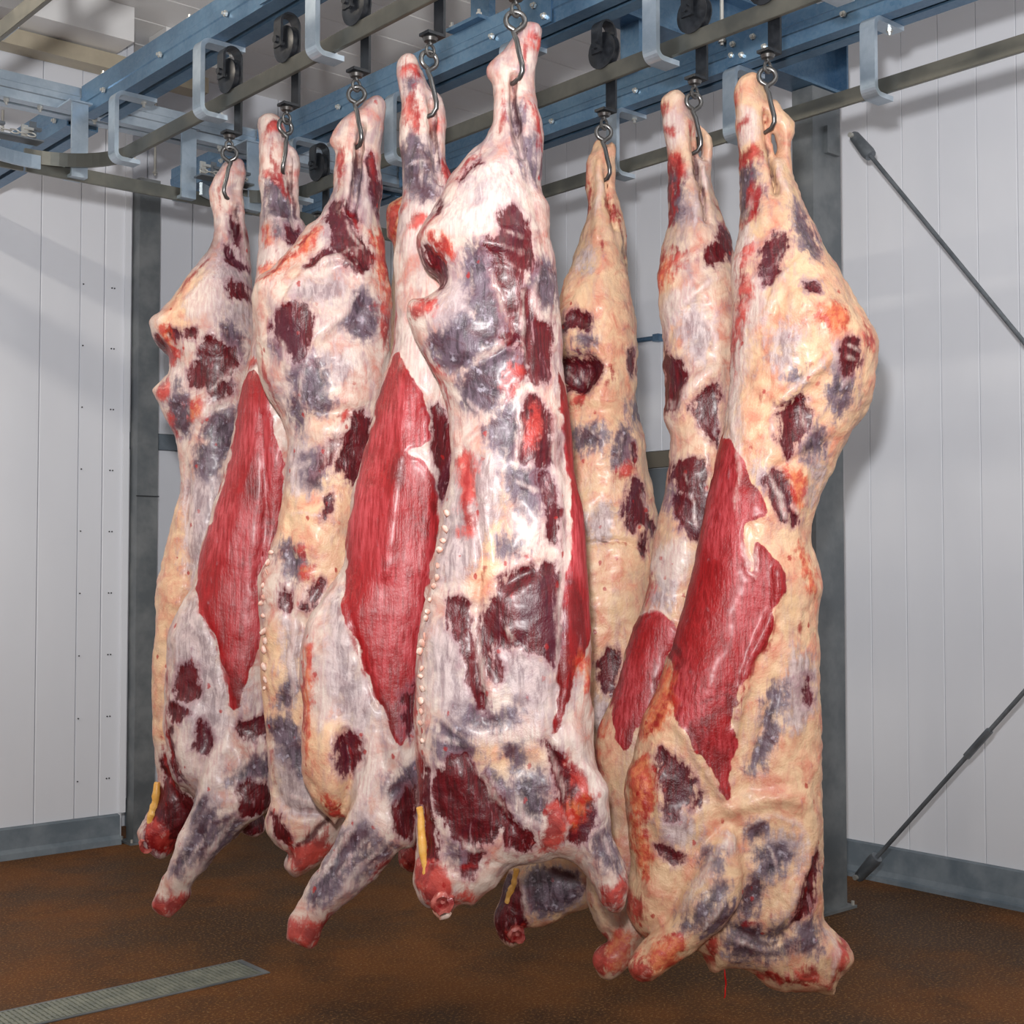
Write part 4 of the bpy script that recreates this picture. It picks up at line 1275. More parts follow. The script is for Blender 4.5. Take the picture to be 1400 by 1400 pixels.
# 4: flank outwards, bright red
SPECS.append(dict(hook=588, strokes=[('m', [(588, 130), (591, 165), (594, 205), (602, 240)], 2.5), ('k', [(560, 100), (566, 135), (570, 172)], 2.5), ('k', [(549, 120), (552, 170)], 1.5), ('s', [(556, 222), (572, 216), (590, 218)], 2), ('s', [(572, 190), (576, 225), (580, 258)], 1.4), ('k', [(606, 200), (612, 235)], 2.5), ('s', [(600, 150), (603, 190)], 2.5), ('k', [(540, 400), (538, 450), (526, 510)], 1.8), ('k', [(470, 800), (482, 870), (516, 965)], 1.6), ('s', [(452, 802), (428, 850), (416, 890)], 3), ('k', [(412, 900), (414, 980), (413, 1030)], 1.8), ('s', [(512, 1000), (505, 1060), (480, 1110)], 4), ('s', [(500, 1110), (465, 1160), (425, 1220)], 3.5), ('s', [(535, 1140), (500, 1180), (455, 1230)], 3.5), ('s', [(515, 1130), (485, 1170), (450, 1212)], 1.8), ('s', [(545, 1045), (530, 1085), (545, 1130)], 2), ('k', [(480, 1225), (525, 1185), (550, 1160)], 2), ('k', [(470, 1010), (480, 1050), (466, 1100)], 1.3)],
    D=depth_of(3) + 0.05, fat=.12, label='fourth beef side from the left with broad bright red flank and long fore shank', prof=prof(75, 420, 1130),
    outline=[(543, 82), (556, 72), (568, 77), (575, 90), (584, 108), (590, 124), (598, 128), (608, 150), (608, 193), (611, 223), (620, 245), (640, 330), (650, 450), (642, 600), (628, 700), (612, 850), (600, 1000), (590, 1090), (566, 1154), (549, 1160), (523, 1180), (500, 1150), (470, 1117), (460, 1128), (450, 1117), (430, 1095), (417, 1062), (412, 1025), (414, 975), (410, 925), (412, 887), (420, 850), (436, 825), (452, 800), (470, 772), (475, 725), (482, 675), (497, 625), (512, 562), (524, 520), (533, 490), (540, 457), (541, 407), (540, 357), (542, 332), (546, 295), (550, 270), (552, 232), (547, 182), (546, 140), (541, 100)],
    lobes=[dict(poly=[(515, 1000), (545, 1030), (572, 1080), (568, 1154), (549, 1160), (523, 1191), (480, 1229), (454, 1251), (437, 1283), (426, 1296), (409, 1291), (394, 1283), (393, 1272), (398, 1250), (417, 1217), (437, 1183), (463, 1140), (480, 1100), (497, 1050)], y=-.08, prof=[(1000, .05, .9, .9), (1110, .085, .9, .9), (1200, .056, 1, 1), (1296, .045, 1, 1)])],
    lines=[([(587, 122), (590, 160), (592, 200), (600, 245)], 4, -.035), ([(470, 800), (490, 880), (518, 965)], 5, -.008), ([(552, 510), (545, 640), (530, 780)], 12, .008), ([(580, 560), (590, 660), (580, 780)], 7, .006), ([(440, 820), (422, 880), (420, 1000)], 7, .01), ([(470, 1000), (478, 1060), (468, 1110)], 6, -.014)],
    bulges=[([(420, 990), (462, 990), (468, 1060), (455, 1118), (425, 1080)], 14, .028)],
    patch=dict(
        r=[[(541, 470), (553, 505), (570, 533), (580, 545), (588, 590), (586, 612), (558, 618), (556, 630), (580, 635), (594, 662), (597, 690), (592, 745), (583, 795), (573, 857), (568, 945), (564, 1000), (548, 1027), (530, 992), (514, 958), (504, 920), (484, 872), (471, 837), (468, 800), (470, 740), (480, 680), (495, 625), (510, 562), (525, 512)]],
        w=[[(545, 440), (560, 440), (580, 490), (592, 530), (578, 540), (556, 500)], [(556, 616), (588, 610), (597, 660), (588, 640), (560, 632)], [(440, 898), (450, 888), (457, 930), (452, 985), (440, 1005), (430, 950)], [(510, 995), (522, 1040), (511, 1082), (490, 1122), (478, 1116), (494, 1050)], [(553, 275), (590, 265), (600, 300), (570, 340), (548, 340)], [(548, 620), (556, 625), (550, 640), (540, 630)]],
        b=[[(450, 812), (467, 806), (478, 880), (502, 940), (511, 988), (480, 1002), (455, 960), (446, 900)], [(470, 1140), (500, 1100), (520, 1120), (480, 1190), (440, 1225), (425, 1225)], [(545, 1060), (566, 1040), (568, 1080), (545, 1090)]],
        m=[[(589, 560), (600, 553), (613, 575), (617, 600), (613, 660), (602, 684), (600, 640), (596, 600)], [(540, 1092), (560, 1080), (569, 1100), (568, 1132), (550, 1142), (541, 1125)], [(465, 1010), (480, 1003), (493, 1020), (491, 1047), (470, 1062), (461, 1040)], [(555, 940), (566, 930), (566, 1000), (552, 1010)]],
        p=[[(549, 180), (560, 177), (578, 195), (588, 225), (591, 257), (575, 264), (560, 252), (553, 215)], [(470, 1150), (500, 1130), (497, 1160), (470, 1196), (440, 1224), (429, 1227), (439, 1200)], [(500, 1167), (531, 1150), (521, 1176), (480, 1207)], [(535, 1070), (560, 1050), (568, 1075), (545, 1087)], [(555, 90), (562, 98), (560, 110), (553, 105)]],
        k=[[(391, 1274), (398, 1255), (430, 1268), (452, 1243), (456, 1253), (438, 1285), (426, 1298), (403, 1292)], [(561, 105), (569, 118), (567, 150), (573, 177), (563, 172), (559, 140)], [(557, 297), (575, 284), (584, 294), (572, 312), (557, 310)], [(543, 80), (556, 72), (572, 80), (572, 90), (556, 84)], [(590, 148), (598, 146), (596, 165), (590, 160)], [(600, 205), (614, 232), (612, 245), (602, 235)], [(448, 1098), (466, 1105), (461, 1128), (450, 1117)], [(548, 250), (554, 255), (548, 285)]],
        f=[[(418, 1000), (452, 1000), (472, 1050), (470, 1100), (455, 1122), (428, 1090), (416, 1050)]],
        o=[[(412, 900), (422, 880), (420, 980), (418, 1040), (412, 1020)], [(440, 1090), (465, 1095), (460, 1125)]]),
    ))

# 5: tallest, in front, seen from the back
SPECS.append(dict(hook=705, strokes=[('m', [(702, 100), (700, 130), (706, 165), (714, 205)], 3), ('k', [(716, 38), (720, 70), (716, 100)], 2), ('k', [(727, 130), (736, 165), (740, 200)], 2.5), ('k', [(688, 110), (684, 150), (676, 190)], 1.8), ('s', [(708, 170), (716, 205), (722, 240)], 2.5), ('s', [(724, 190), (722, 225), (732, 250)], 2), ('s', [(680, 120), (678, 165)], 3), ('k', [(664, 195), (640, 216), (615, 252)], 1.8), ('k', [(598, 282), (578, 315), (572, 335)], 2), ('s', [(672, 372), (682, 405), (706, 470)], 2), ('s', [(692, 322), (722, 332)], 1.5), ('s', [(685, 345), (720, 350)], 1.5), ('s', [(690, 365), (715, 375)], 1.5), ('s', [(720, 395), (716, 440), (722, 520)], 2.5), ('s', [(640, 500), (672, 486), (705, 465)], 3), ('s', [(735, 370), (730, 420), (745, 440)], 3), ('s', [(640, 540), (650, 560), (670, 575)], 2.5), ('s', [(708, 545), (712, 600), (706, 630)], 2.5), ('s', [(757, 560), (758, 630), (766, 690)], 3), ('s', [(766, 690), (770, 770), (764, 850), (760, 950)], 3), ('s', [(650, 840), (660, 900), (666, 980)], 3), ('s', [(690, 850), (706, 880)], 2), ('s', [(700, 650), (722, 668), (740, 672)], 2), ('k', [(590, 505), (604, 535), (614, 570)], 2), ('k', [(640, 625), (636, 680), (630, 720)], 2.5), ('k', [(660, 800), (668, 770)], 2), ('s', [(648, 1040), (672, 1080), (695, 1115)], 3), ('s', [(702, 1075), (716, 1110), (742, 1128)], 4), ('s', [(590, 1000), (610, 1010), (640, 1020)], 3), ('s', [(580, 960), (610, 985), (635, 1010)], 2.5), ('s', [(785, 990), (800, 1045), (824, 1078), (826, 1110)], 4), ('s', [(745, 1010), (765, 1060), (772, 1100)], 2), ('k', [(760, 1000), (770, 940), (790, 905)], 1.5), ('k', [(572, 860), (567, 940), (569, 1040), (572, 1090)], 2), ('s', [(628, 1140), (640, 1160), (660, 1165)], 3), ('k', [(600, 1190), (640, 1185), (690, 1180)], 2), ('s', [(820, 1130), (835, 1160), (842, 1190)], 2)],
    D=depth_of(4) + 0.05, fat=.05, label='tallest beef side in front, white and purple back with yellow neck ligament at its foot', prof=prof(35, 380, 1240),
    outline=[(708, 38), (715, 31), (727, 29), (740, 36), (741, 55), (735, 72), (732, 95), (734, 132), (741, 170), (742, 207), (742, 257), (750, 285), (755, 332), (760, 372), (766, 440), (768, 495), (778, 570), (783, 645), (794, 692), (800, 770), (805, 845), (808, 907), (809, 970), (812, 1017), (815, 1054), (830, 1076), (832, 1093), (835, 1137), (849, 1171), (858, 1204), (856, 1230), (846, 1245), (834, 1245), (821, 1229), (802, 1201), (785, 1180), (763, 1172), (741, 1178), (718, 1182), (696, 1190), (679, 1210), (660, 1226), (646, 1238), (635, 1235), (624, 1240), (617, 1251), (610, 1252), (596, 1244), (579, 1238), (568, 1222), (564, 1205), (566, 1188), (569, 1160), (570, 1101), (568, 1045), (566, 976), (569, 910), (572, 870), (581, 820), (590, 790), (593, 757), (600, 725), (606, 690), (613, 657), (616, 620), (616, 595), (612, 562), (602, 532), (587, 500), (570, 465), (558, 440), (556, 425), (562, 412), (586, 405), (598, 392), (597, 385), (583, 372), (574, 352), (571, 331), (577, 312), (597, 280), (612, 250), (627, 230), (645, 208), (660, 195), (668, 180), (673, 157), (674, 120), (667, 103), (670, 90), (683, 75), (698, 52)],
    lobes=[dict(poly=[(768, 1010), (800, 1030), (815, 1056), (830, 1076), (832, 1093), (835, 1137), (849, 1171), (858, 1204), (856, 1230), (846, 1245), (834, 1245), (821, 1229), (802, 1190), (785, 1140), (775, 1080)], y=-.04, prof=[(1010, .05, .9, .9), (1100, .06, 1, .9), (1180, .05, 1, 1), (1245, .042, 1, 1)])],
    lines=[([(702, 92), (700, 125), (704, 160), (714, 210)], 4.5, -.038), ([(720, 230), (735, 290), (750, 360)], 6, -.01), ([(640, 330), (690, 340), (720, 300)], 12, .01), ([(672, 370), (690, 430), (706, 470)], 4, -.008), ([(600, 500), (650, 498), (710, 470)], 7, -.014), ([(722, 400), (722, 470), (718, 530)], 4, -.01), ([(620, 560), (640, 640), (660, 760), (650, 860), (662, 970)], 6, -.012), ([(765, 540), (775, 700), (768, 850), (760, 1000)], 5, -.012), ([(640, 1030), (670, 1090), (700, 1130)], 7, -.012), ([(790, 1000), (806, 1050), (828, 1082)], 7, .014), ([(690, 800), (740, 770)], 8, -.008), ([(745, 1010), (770, 1070), (780, 1120)], 6, -.01), ([(585, 1030), (600, 1130), (615, 1190)], 8, -.008)],
    bulges=[([(625, 260), (700, 220), (725, 300), (690, 370), (620, 350)], 24, .024), ([(660, 820), (715, 785), (765, 800), (760, 890), (700, 890)], 16, .012), ([(573, 335), (588, 338), (603, 358), (600, 384), (588, 376)], 8, -.05), ([(605, 1050), (650, 1050), (690, 1110), (650, 1150)], 16, .014), ([(700, 1060), (742, 1060), (735, 1118), (708, 1095)], 10, .014)],
    patch=dict(
        w=[[(640, 232), (700, 200), (722, 260), (705, 310), (660, 332), (615, 335), (598, 300)], [(770, 1000), (790, 1000), (806, 1050), (826, 1075), (829, 1092), (815, 1112), (804, 1060), (785, 1020)], [(690, 1075), (700, 1060), (706, 1100), (735, 1125), (745, 1135), (725, 1135), (700, 1110)], [(640, 990), (700, 985), (745, 1000), (740, 1015), (690, 1015), (640, 1010)], [(580, 900), (600, 880), (640, 960), (620, 990), (585, 960)], [(745, 650), (760, 640), (770, 700), (772, 760), (764, 780), (760, 740)]],
        m=[[(690, 300), (715, 290), (726, 320), (724, 360), (714, 377), (707, 420), (712, 450), (716, 462), (705, 477), (697, 430), (685, 400), (672, 360), (671, 340), (690, 330)], [(573, 333), (585, 335), (603, 355), (602, 384), (590, 379), (577, 355)], [(712, 405), (725, 400), (729, 430), (740, 440), (756, 440), (757, 480), (749, 502), (738, 524), (723, 522), (721, 490), (715, 470), (719, 440), (714, 420)], circ(700, 463, 9), [(745, 565), (756, 580), (757, 632), (745, 642), (734, 627)],
           [(720, 776), (692, 795), (690, 812), (665, 832), (654, 855), (655, 880), (666, 915), (680, 934), (684, 925), (671, 890), (682, 872), (705, 884), (732, 896), (745, 890), (750, 914), (763, 890), (766, 845), (763, 780), (745, 765), (732, 785)], [(614, 815), (630, 820), (641, 840), (646, 870), (656, 920), (661, 967), (650, 967), (640, 900), (632, 860), (615, 842)],
           [(597, 1045), (632, 1029), (652, 1054), (686, 1098), (698, 1120), (680, 1138), (660, 1153), (649, 1153), (632, 1162), (620, 1138), (603, 1116), (591, 1087)], [(745, 1013), (766, 1030), (786, 1069), (793, 1087), (783, 1110), (773, 1123), (765, 1087), (759, 1051)], [(785, 1097), (802, 1092), (814, 1109), (806, 1138), (788, 1150), (776, 1141)], [(685, 1136), (702, 1120), (731, 1143), (720, 1164), (696, 1159)], [(645, 225), (655, 215), (632, 235), (622, 250)], [(597, 280), (604, 272), (600, 284)], [(735, 650), (748, 645), (752, 690), (764, 710), (760, 742), (748, 740), (752, 705), (738, 680)], [(567, 1045), (578, 1055), (590, 1120), (596, 1182), (580, 1187), (569, 1110)], [(640, 1170), (655, 1165), (650, 1195), (630, 1200)], [(712, 560), (733, 542), (743, 557), (752, 567), (746, 600), (736, 627), (722, 632), (711, 616)]],
        p=[[(640, 350), (672, 345), (686, 400), (702, 440), (694, 462), (670, 472), (659, 440), (649, 400), (639, 370)], [(595, 460), (630, 440), (660, 450), (692, 465), (660, 482), (630, 502), (609, 492), (596, 477)], [(634, 510), (660, 495), (690, 480), (716, 480), (720, 510), (692, 532), (681, 547), (665, 562), (645, 567), (631, 546)], [(727, 370), (745, 358), (759, 380), (757, 410), (740, 417), (727, 395)], [(670, 580), (690, 560), (709, 555), (707, 590), (701, 622), (680, 607)], [(702, 640), (725, 645), (742, 642), (742, 680), (722, 707), (714, 690), (704, 670)], [(602, 1000), (632, 1000), (650, 1040), (625, 1040), (600, 1040)], [(697, 1023), (707, 1018), (716, 1031), (715, 1049), (704, 1056), (696, 1040)], [(702, 1059), (741, 1053), (744, 1082), (739, 1110), (727, 1122), (706, 1099)], [(815, 1140), (836, 1130), (851, 1175), (846, 1202), (819, 1160)], [(664, 1050), (680, 1060), (698, 1095), (690, 1098)], [(720, 185), (735, 180), (738, 225), (728, 240), (718, 215)], [(700, 130), (708, 150), (706, 165), (699, 145)], [(690, 745), (712, 735), (705, 755), (692, 757)], [(618, 1150), (640, 1165), (632, 1190), (612, 1180)], [(640, 960), (665, 975), (700, 970), (700, 985), (645, 985)]],
        b=[[(600, 420), (640, 378), (652, 420), (652, 462), (600, 462)], [(620, 630), (700, 612), (692, 680), (660, 760), (610, 812), (600, 762)], [(590, 850), (628, 850), (642, 920), (648, 982), (620, 992), (590, 930)], [(640, 245), (665, 240), (660, 280), (640, 285)], [(675, 880), (730, 895), (755, 930), (745, 985), (700, 960), (680, 930)], [(600, 940), (640, 950), (640, 1010), (610, 1010)]],
        r=[[(764, 475), (769, 620), (784, 720), (777, 770), (769, 857), (761, 960), (757, 1003), (764, 1008), (773, 960), (791, 905), (812, 870), (810, 780), (800, 692), (787, 645), (784, 580)]],
        k=[[(682, 535), (700, 523), (712, 535), (700, 548)], [(696, 508), (720, 503), (717, 522), (704, 522)], [(722, 570), (732, 555), (740, 565), (734, 610), (724, 620)], [(745, 1108), (766, 1096), (773, 1126), (756, 1162), (734, 1167), (741, 1137)], [(818, 1225), (845, 1213), (861, 1203), (859, 1234), (846, 1248), (830, 1248)], [(563, 1195), (575, 1185), (602, 1195), (622, 1215), (628, 1237), (612, 1254), (583, 1242), (565, 1217)], [(557, 415), (586, 404), (588, 420), (575, 432), (560, 432)], [(595, 320), (612, 345), (606, 355), (592, 335)], [(580, 470), (592, 490), (596, 505), (584, 492)], [(717, 130), (728, 150), (735, 165), (728, 165)], [(725, 30), (742, 38), (740, 52), (730, 45)], [(770, 1030), (800, 1060), (805, 1085), (785, 1080)], [(628, 620), (648, 625), (645, 700), (632, 740), (628, 690)], [(630, 1228), (648, 1225), (644, 1240)]],
        o=[[(590, 320), (605, 330), (614, 352), (602, 345)], [(790, 900), (806, 900), (806, 940), (796, 930)], [(770, 1110), (800, 1080), (806, 1100), (780, 1130)]],
        f=[[(650, 600), (700, 680), (690, 780), (655, 840), (650, 760)], [(640, 1000), (740, 1000), (735, 1040), (650, 1050)]]),
    tubes=[([(571, 1098), (573, 1130), (576, 1165), (580, 1194)], 5.5, -.06, 'lig', 'neck_ligament'), ([(592, 1236), (600, 1245), (610, 1241)], 6, -.05, 'spine', 'windpipe_end')],
    beads=[([(604, 700), (594, 760), (580, 825), (570, 880), (568, 950), (569, 1010)], 20, -.07)], bones=[((604, 1227), 15, -.10)]))

# 6: pale fatty side behind
SPECS.append(dict(hook=826, strokes=[('k', [(806, 232), (809, 270), (802, 305)], 1.8), ('k', [(834, 258), (842, 290), (852, 325)], 1.8), ('s', [(820, 215), (821, 260), (816, 300)], 3), ('m', [(846, 300), (855, 340), (858, 380)], 1.5), ('k', [(822, 330), (824, 345)], 1.5), ('s', [(790, 500), (800, 515), (806, 530)], 2), ('s', [(775, 500), (790, 520)], 2), ('k', [(838, 500), (834, 520), (826, 528)], 2.5), ('s', [(805, 590), (820, 600)], 2), ('s', [(850, 590), (842, 630)], 1.5), ('s', [(876, 670), (888, 705)], 2), ('k', [(800, 745), (850, 742), (888, 758)], 1), ('s', [(715, 1210), (720, 1240), (716, 1260)], 2.5), ('m', [(745, 1190), (790, 1205)], 5)],
    D=depth_of(5) + 0.06, fat=.9, label='pale fatty beef side hanging behind the tallest one, with an open pelvic hollow', prof=prof(195, 430, 1290),
    outline=[(811, 207), (814, 195), (820, 192), (828, 199), (837, 195), (842, 206), (841, 230), (841, 260), (846, 287), (854, 312), (856, 355), (860, 395), (863, 415), (868, 442), (872, 492), (870, 525), (868, 545), (873, 577), (880, 600), (883, 622), (887, 652), (897, 700), (897, 728), (893, 760), (895, 850), (885, 950), (875, 1050), (860, 1130), (840, 1200), (805, 1238), (777, 1249), (752, 1260), (732, 1265), (718, 1266), (710, 1282), (702, 1294), (690, 1288), (679, 1271), (676, 1249), (685, 1226), (698, 1190), (715, 1170), (745, 1120), (760, 1050), (760, 950), (752, 850), (750, 750), (755, 650), (762, 570), (756, 500), (758, 450), (765, 414), (772, 392), (781, 362), (793, 330), (804, 290), (803, 255), (801, 232), (803, 219)],
    lines=[([(820, 215), (821, 260), (815, 320)], 5, .016), ([(831, 230), (832, 270), (840, 310)], 3.5, -.022), ([(810, 230), (811, 270), (805, 310)], 3.5, -.018), ([(832, 270), (845, 320), (855, 370)], 4, -.01), ([(775, 560), (810, 560), (850, 570)], 10, -.014), ([(800, 745), (850, 740), (890, 760)], 4, -.012), ([(780, 480), (800, 470), (820, 490), (815, 530)], 6, .012)],
    bulges=[([(762, 488), (790, 483), (812, 494), (820, 507), (812, 524), (800, 542), (784, 534), (766, 520)], 8, -.07), ([(772, 440), (790, 422), (806, 440), (797, 454), (784, 444)], 6, -.02)],
    patch=dict(
        m=[[(770, 442), (790, 422), (806, 440), (798, 454), (785, 442), (772, 450)], [(764, 488), (790, 484), (812, 494), (820, 506), (812, 522), (800, 542), (784, 532), (766, 518)], [(865, 650), (881, 665), (886, 700), (898, 715), (894, 732), (875, 712), (862, 732), (859, 700)], [(878, 730), (885, 750), (880, 757), (875, 740)], [(819, 902), (835, 890), (850, 888), (847, 930), (835, 953), (821, 932)], [(866, 470), (874, 490), (871, 512), (864, 500)], [(676, 1249), (690, 1208), (711, 1213), (720, 1250), (712, 1282), (700, 1297), (678, 1272)], [(863, 605), (868, 610), (872, 632), (864, 628)]],
        p=[[(788, 592), (815, 584), (831, 592), (815, 606), (789, 612)], [(837, 600), (855, 579), (861, 600), (856, 627), (840, 637), (834, 626)], [(792, 460), (809, 463), (800, 472), (791, 469)], [(725, 1195), (760, 1200), (790, 1205), (785, 1225), (740, 1245), (725, 1225)], [(866, 545), (874, 570), (868, 572)]],
        b=[[(805, 690), (840, 690), (835, 740), (800, 742)], [(715, 1190), (795, 1200), (798, 1238), (720, 1258)], [(815, 960), (840, 960), (835, 1010), (812, 1010)], [(795, 340), (810, 345), (805, 370), (793, 365)]],
        k=[[(776, 555), (795, 542), (802, 545), (790, 562)], [(835, 505), (845, 510), (840, 520)], [(700, 1272), (714, 1268), (710, 1290), (700, 1294)], [(825, 255), (838, 280), (842, 300), (832, 290)], [(840, 640), (870, 625), (872, 640), (845, 655)], [(802, 220), (808, 225), (806, 240), (802, 240)]]),
    tubes=[([(702, 1183), (700, 1200), (694, 1214), (689, 1228)], 5, -.05, 'lig', 'neck_ligament')], bones=[((704, 1274), 12, -.085)]))

# 7: second from the right
SPECS.append(dict(hook=950, strokes=[('k', [(920, 195), (930, 230), (926, 270), (920, 300)], 2), ('k', [(916, 302), (906, 345), (902, 380)], 2), ('k', [(935, 340), (938, 362)], 2), ('m', [(953, 185), (957, 225), (964, 280)], 2.5), ('s', [(964, 200), (966, 240), (972, 275)], 2.5), ('k', [(978, 268), (992, 310)], 1.5), ('s', [(925, 425), (955, 395), (995, 372)], 2.5), ('s', [(950, 415), (970, 450), (980, 485)], 2.5), ('s', [(925, 562), (955, 520), (982, 505)], 4), ('s', [(925, 545), (922, 560)], 3), ('s', [(935, 640), (945, 690), (955, 730)], 1.6), ('s', [(875, 842), (900, 836), (925, 848)], 3), ('k', [(892, 775), (884, 810), (878, 835)], 2.5), ('k', [(822, 990), (815, 1050)], 1.5), ('k', [(860, 905), (846, 960), (842, 990)], 1.2)],
    holes=[[(951, 178), (957, 184), (960, 222), (954, 212)]], D=depth_of(6) + 0.05, fat=.55, label='second beef side from the right, narrow, with dull pink flank, half hidden', prof=prof(130, 400, 1300, .9),
    outline=[(905, 137), (917, 127), (927, 126), (935, 135), (943, 150), (950, 166), (957, 172), (971, 187), (974, 202), (971, 235), (976, 265), (990, 305), (1001, 335), (1008, 400), (1015, 480), (1010, 560), (1000, 650), (985, 740), (970, 830), (955, 920), (940, 1000), (925, 1080), (915, 1160), (905, 1230), (885, 1280), (866, 1312), (850, 1300), (832, 1284), (820, 1271), (808, 1246), (802, 1222), (806, 1170), (815, 1100), (815, 1050), (817, 1010), (822, 992), (837, 955), (847, 928), (852, 904), (861, 880), (876, 835), (885, 800), (890, 775), (895, 742), (900, 715), (905, 692), (912, 655), (917, 628), (916, 600), (911, 577), (912, 530), (907, 488), (907, 455), (904, 430), (902, 392), (900, 378), (904, 352), (914, 315), (915, 295), (912, 235), (912, 205), (909, 180), (905, 155)],
    lobes=[dict(poly=[(868, 1235), (885, 1260), (872, 1293), (866, 1314), (848, 1331), (831, 1337), (818, 1329), (813, 1312), (820, 1297), (840, 1280)], y=-.05, prof=[(1235, .05, .9, .9), (1337, .042, 1, 1)])],
    lines=[([(951, 170), (955, 215), (960, 255), (966, 300)], 4, -.035), ([(925, 420), (960, 390), (990, 370)], 6, .008), ([(925, 560), (960, 515), (985, 505)], 7, .01), ([(875, 845), (905, 838), (925, 850)], 5, -.008), ([(900, 720), (890, 790), (876, 840)], 5, -.008)],
    bulges=[([(932, 430), (952, 408), (970, 430), (978, 480), (960, 498), (938, 475)], 10, -.01)],
    patch=dict(
        r=[[(874, 845), (890, 838), (905, 842), (925, 855), (921, 885), (908, 920), (896, 962), (876, 992), (860, 1027), (849, 1012), (841, 992), (847, 955), (860, 905)]],
        m=[[(907, 480), (920, 483), (936, 500), (942, 520), (934, 547), (926, 562), (916, 562), (911, 530)], [(959, 535), (981, 523), (982, 590), (976, 602), (957, 577), (953, 560)], [(926, 635), (955, 623), (965, 640), (967, 690), (957, 722), (944, 702), (929, 660)], [(920, 680), (965, 680), (960, 722), (952, 742), (938, 727), (924, 700)], [(965, 345), (985, 330), (996, 323), (1003, 340), (986, 352), (970, 364), (961, 356)], [(905, 440), (910, 450), (911, 520), (906, 500)], [(985, 298), (1000, 330), (985, 326)]],
        p=[[(912, 220), (925, 225), (931, 260), (923, 292), (914, 282)], [(916, 670), (930, 680), (940, 725), (922, 700)]],
        b=[[(933, 430), (951, 408), (967, 430), (978, 480), (960, 498), (938, 476)], [(930, 258), (952, 268), (952, 298), (929, 292)], [(895, 800), (915, 790), (920, 835), (890, 842)]],
        w=[[(908, 395), (947, 388), (927, 430), (910, 482)], [(915, 730), (945, 745), (935, 800), (905, 830), (895, 800)], [(910, 140), (930, 140), (935, 190), (915, 190)], [(962, 195), (972, 200), (968, 250), (962, 240)]],
        k=[[(911, 203), (926, 203), (940, 235), (930, 242), (918, 222)], [(918, 333), (929, 343), (927, 372), (921, 352)], [(926, 232), (923, 290), (917, 302), (916, 280)], [(811, 1311), (820, 1293), (836, 1300), (832, 1339), (816, 1330)], [(883, 780), (893, 790), (880, 830), (876, 825)], [(814, 1045), (824, 1048), (822, 1062), (814, 1060)], [(904, 132), (918, 128), (912, 145)], [(945, 150), (950, 165), (945, 175)], [(916, 165), (924, 165), (922, 180)]],
        o=[[(900, 365), (910, 345), (912, 385), (903, 392)], [(820, 990), (828, 985), (820, 1050), (815, 1050)], [(830, 1290), (870, 1270), (866, 1314), (835, 1335)]]),
    ))

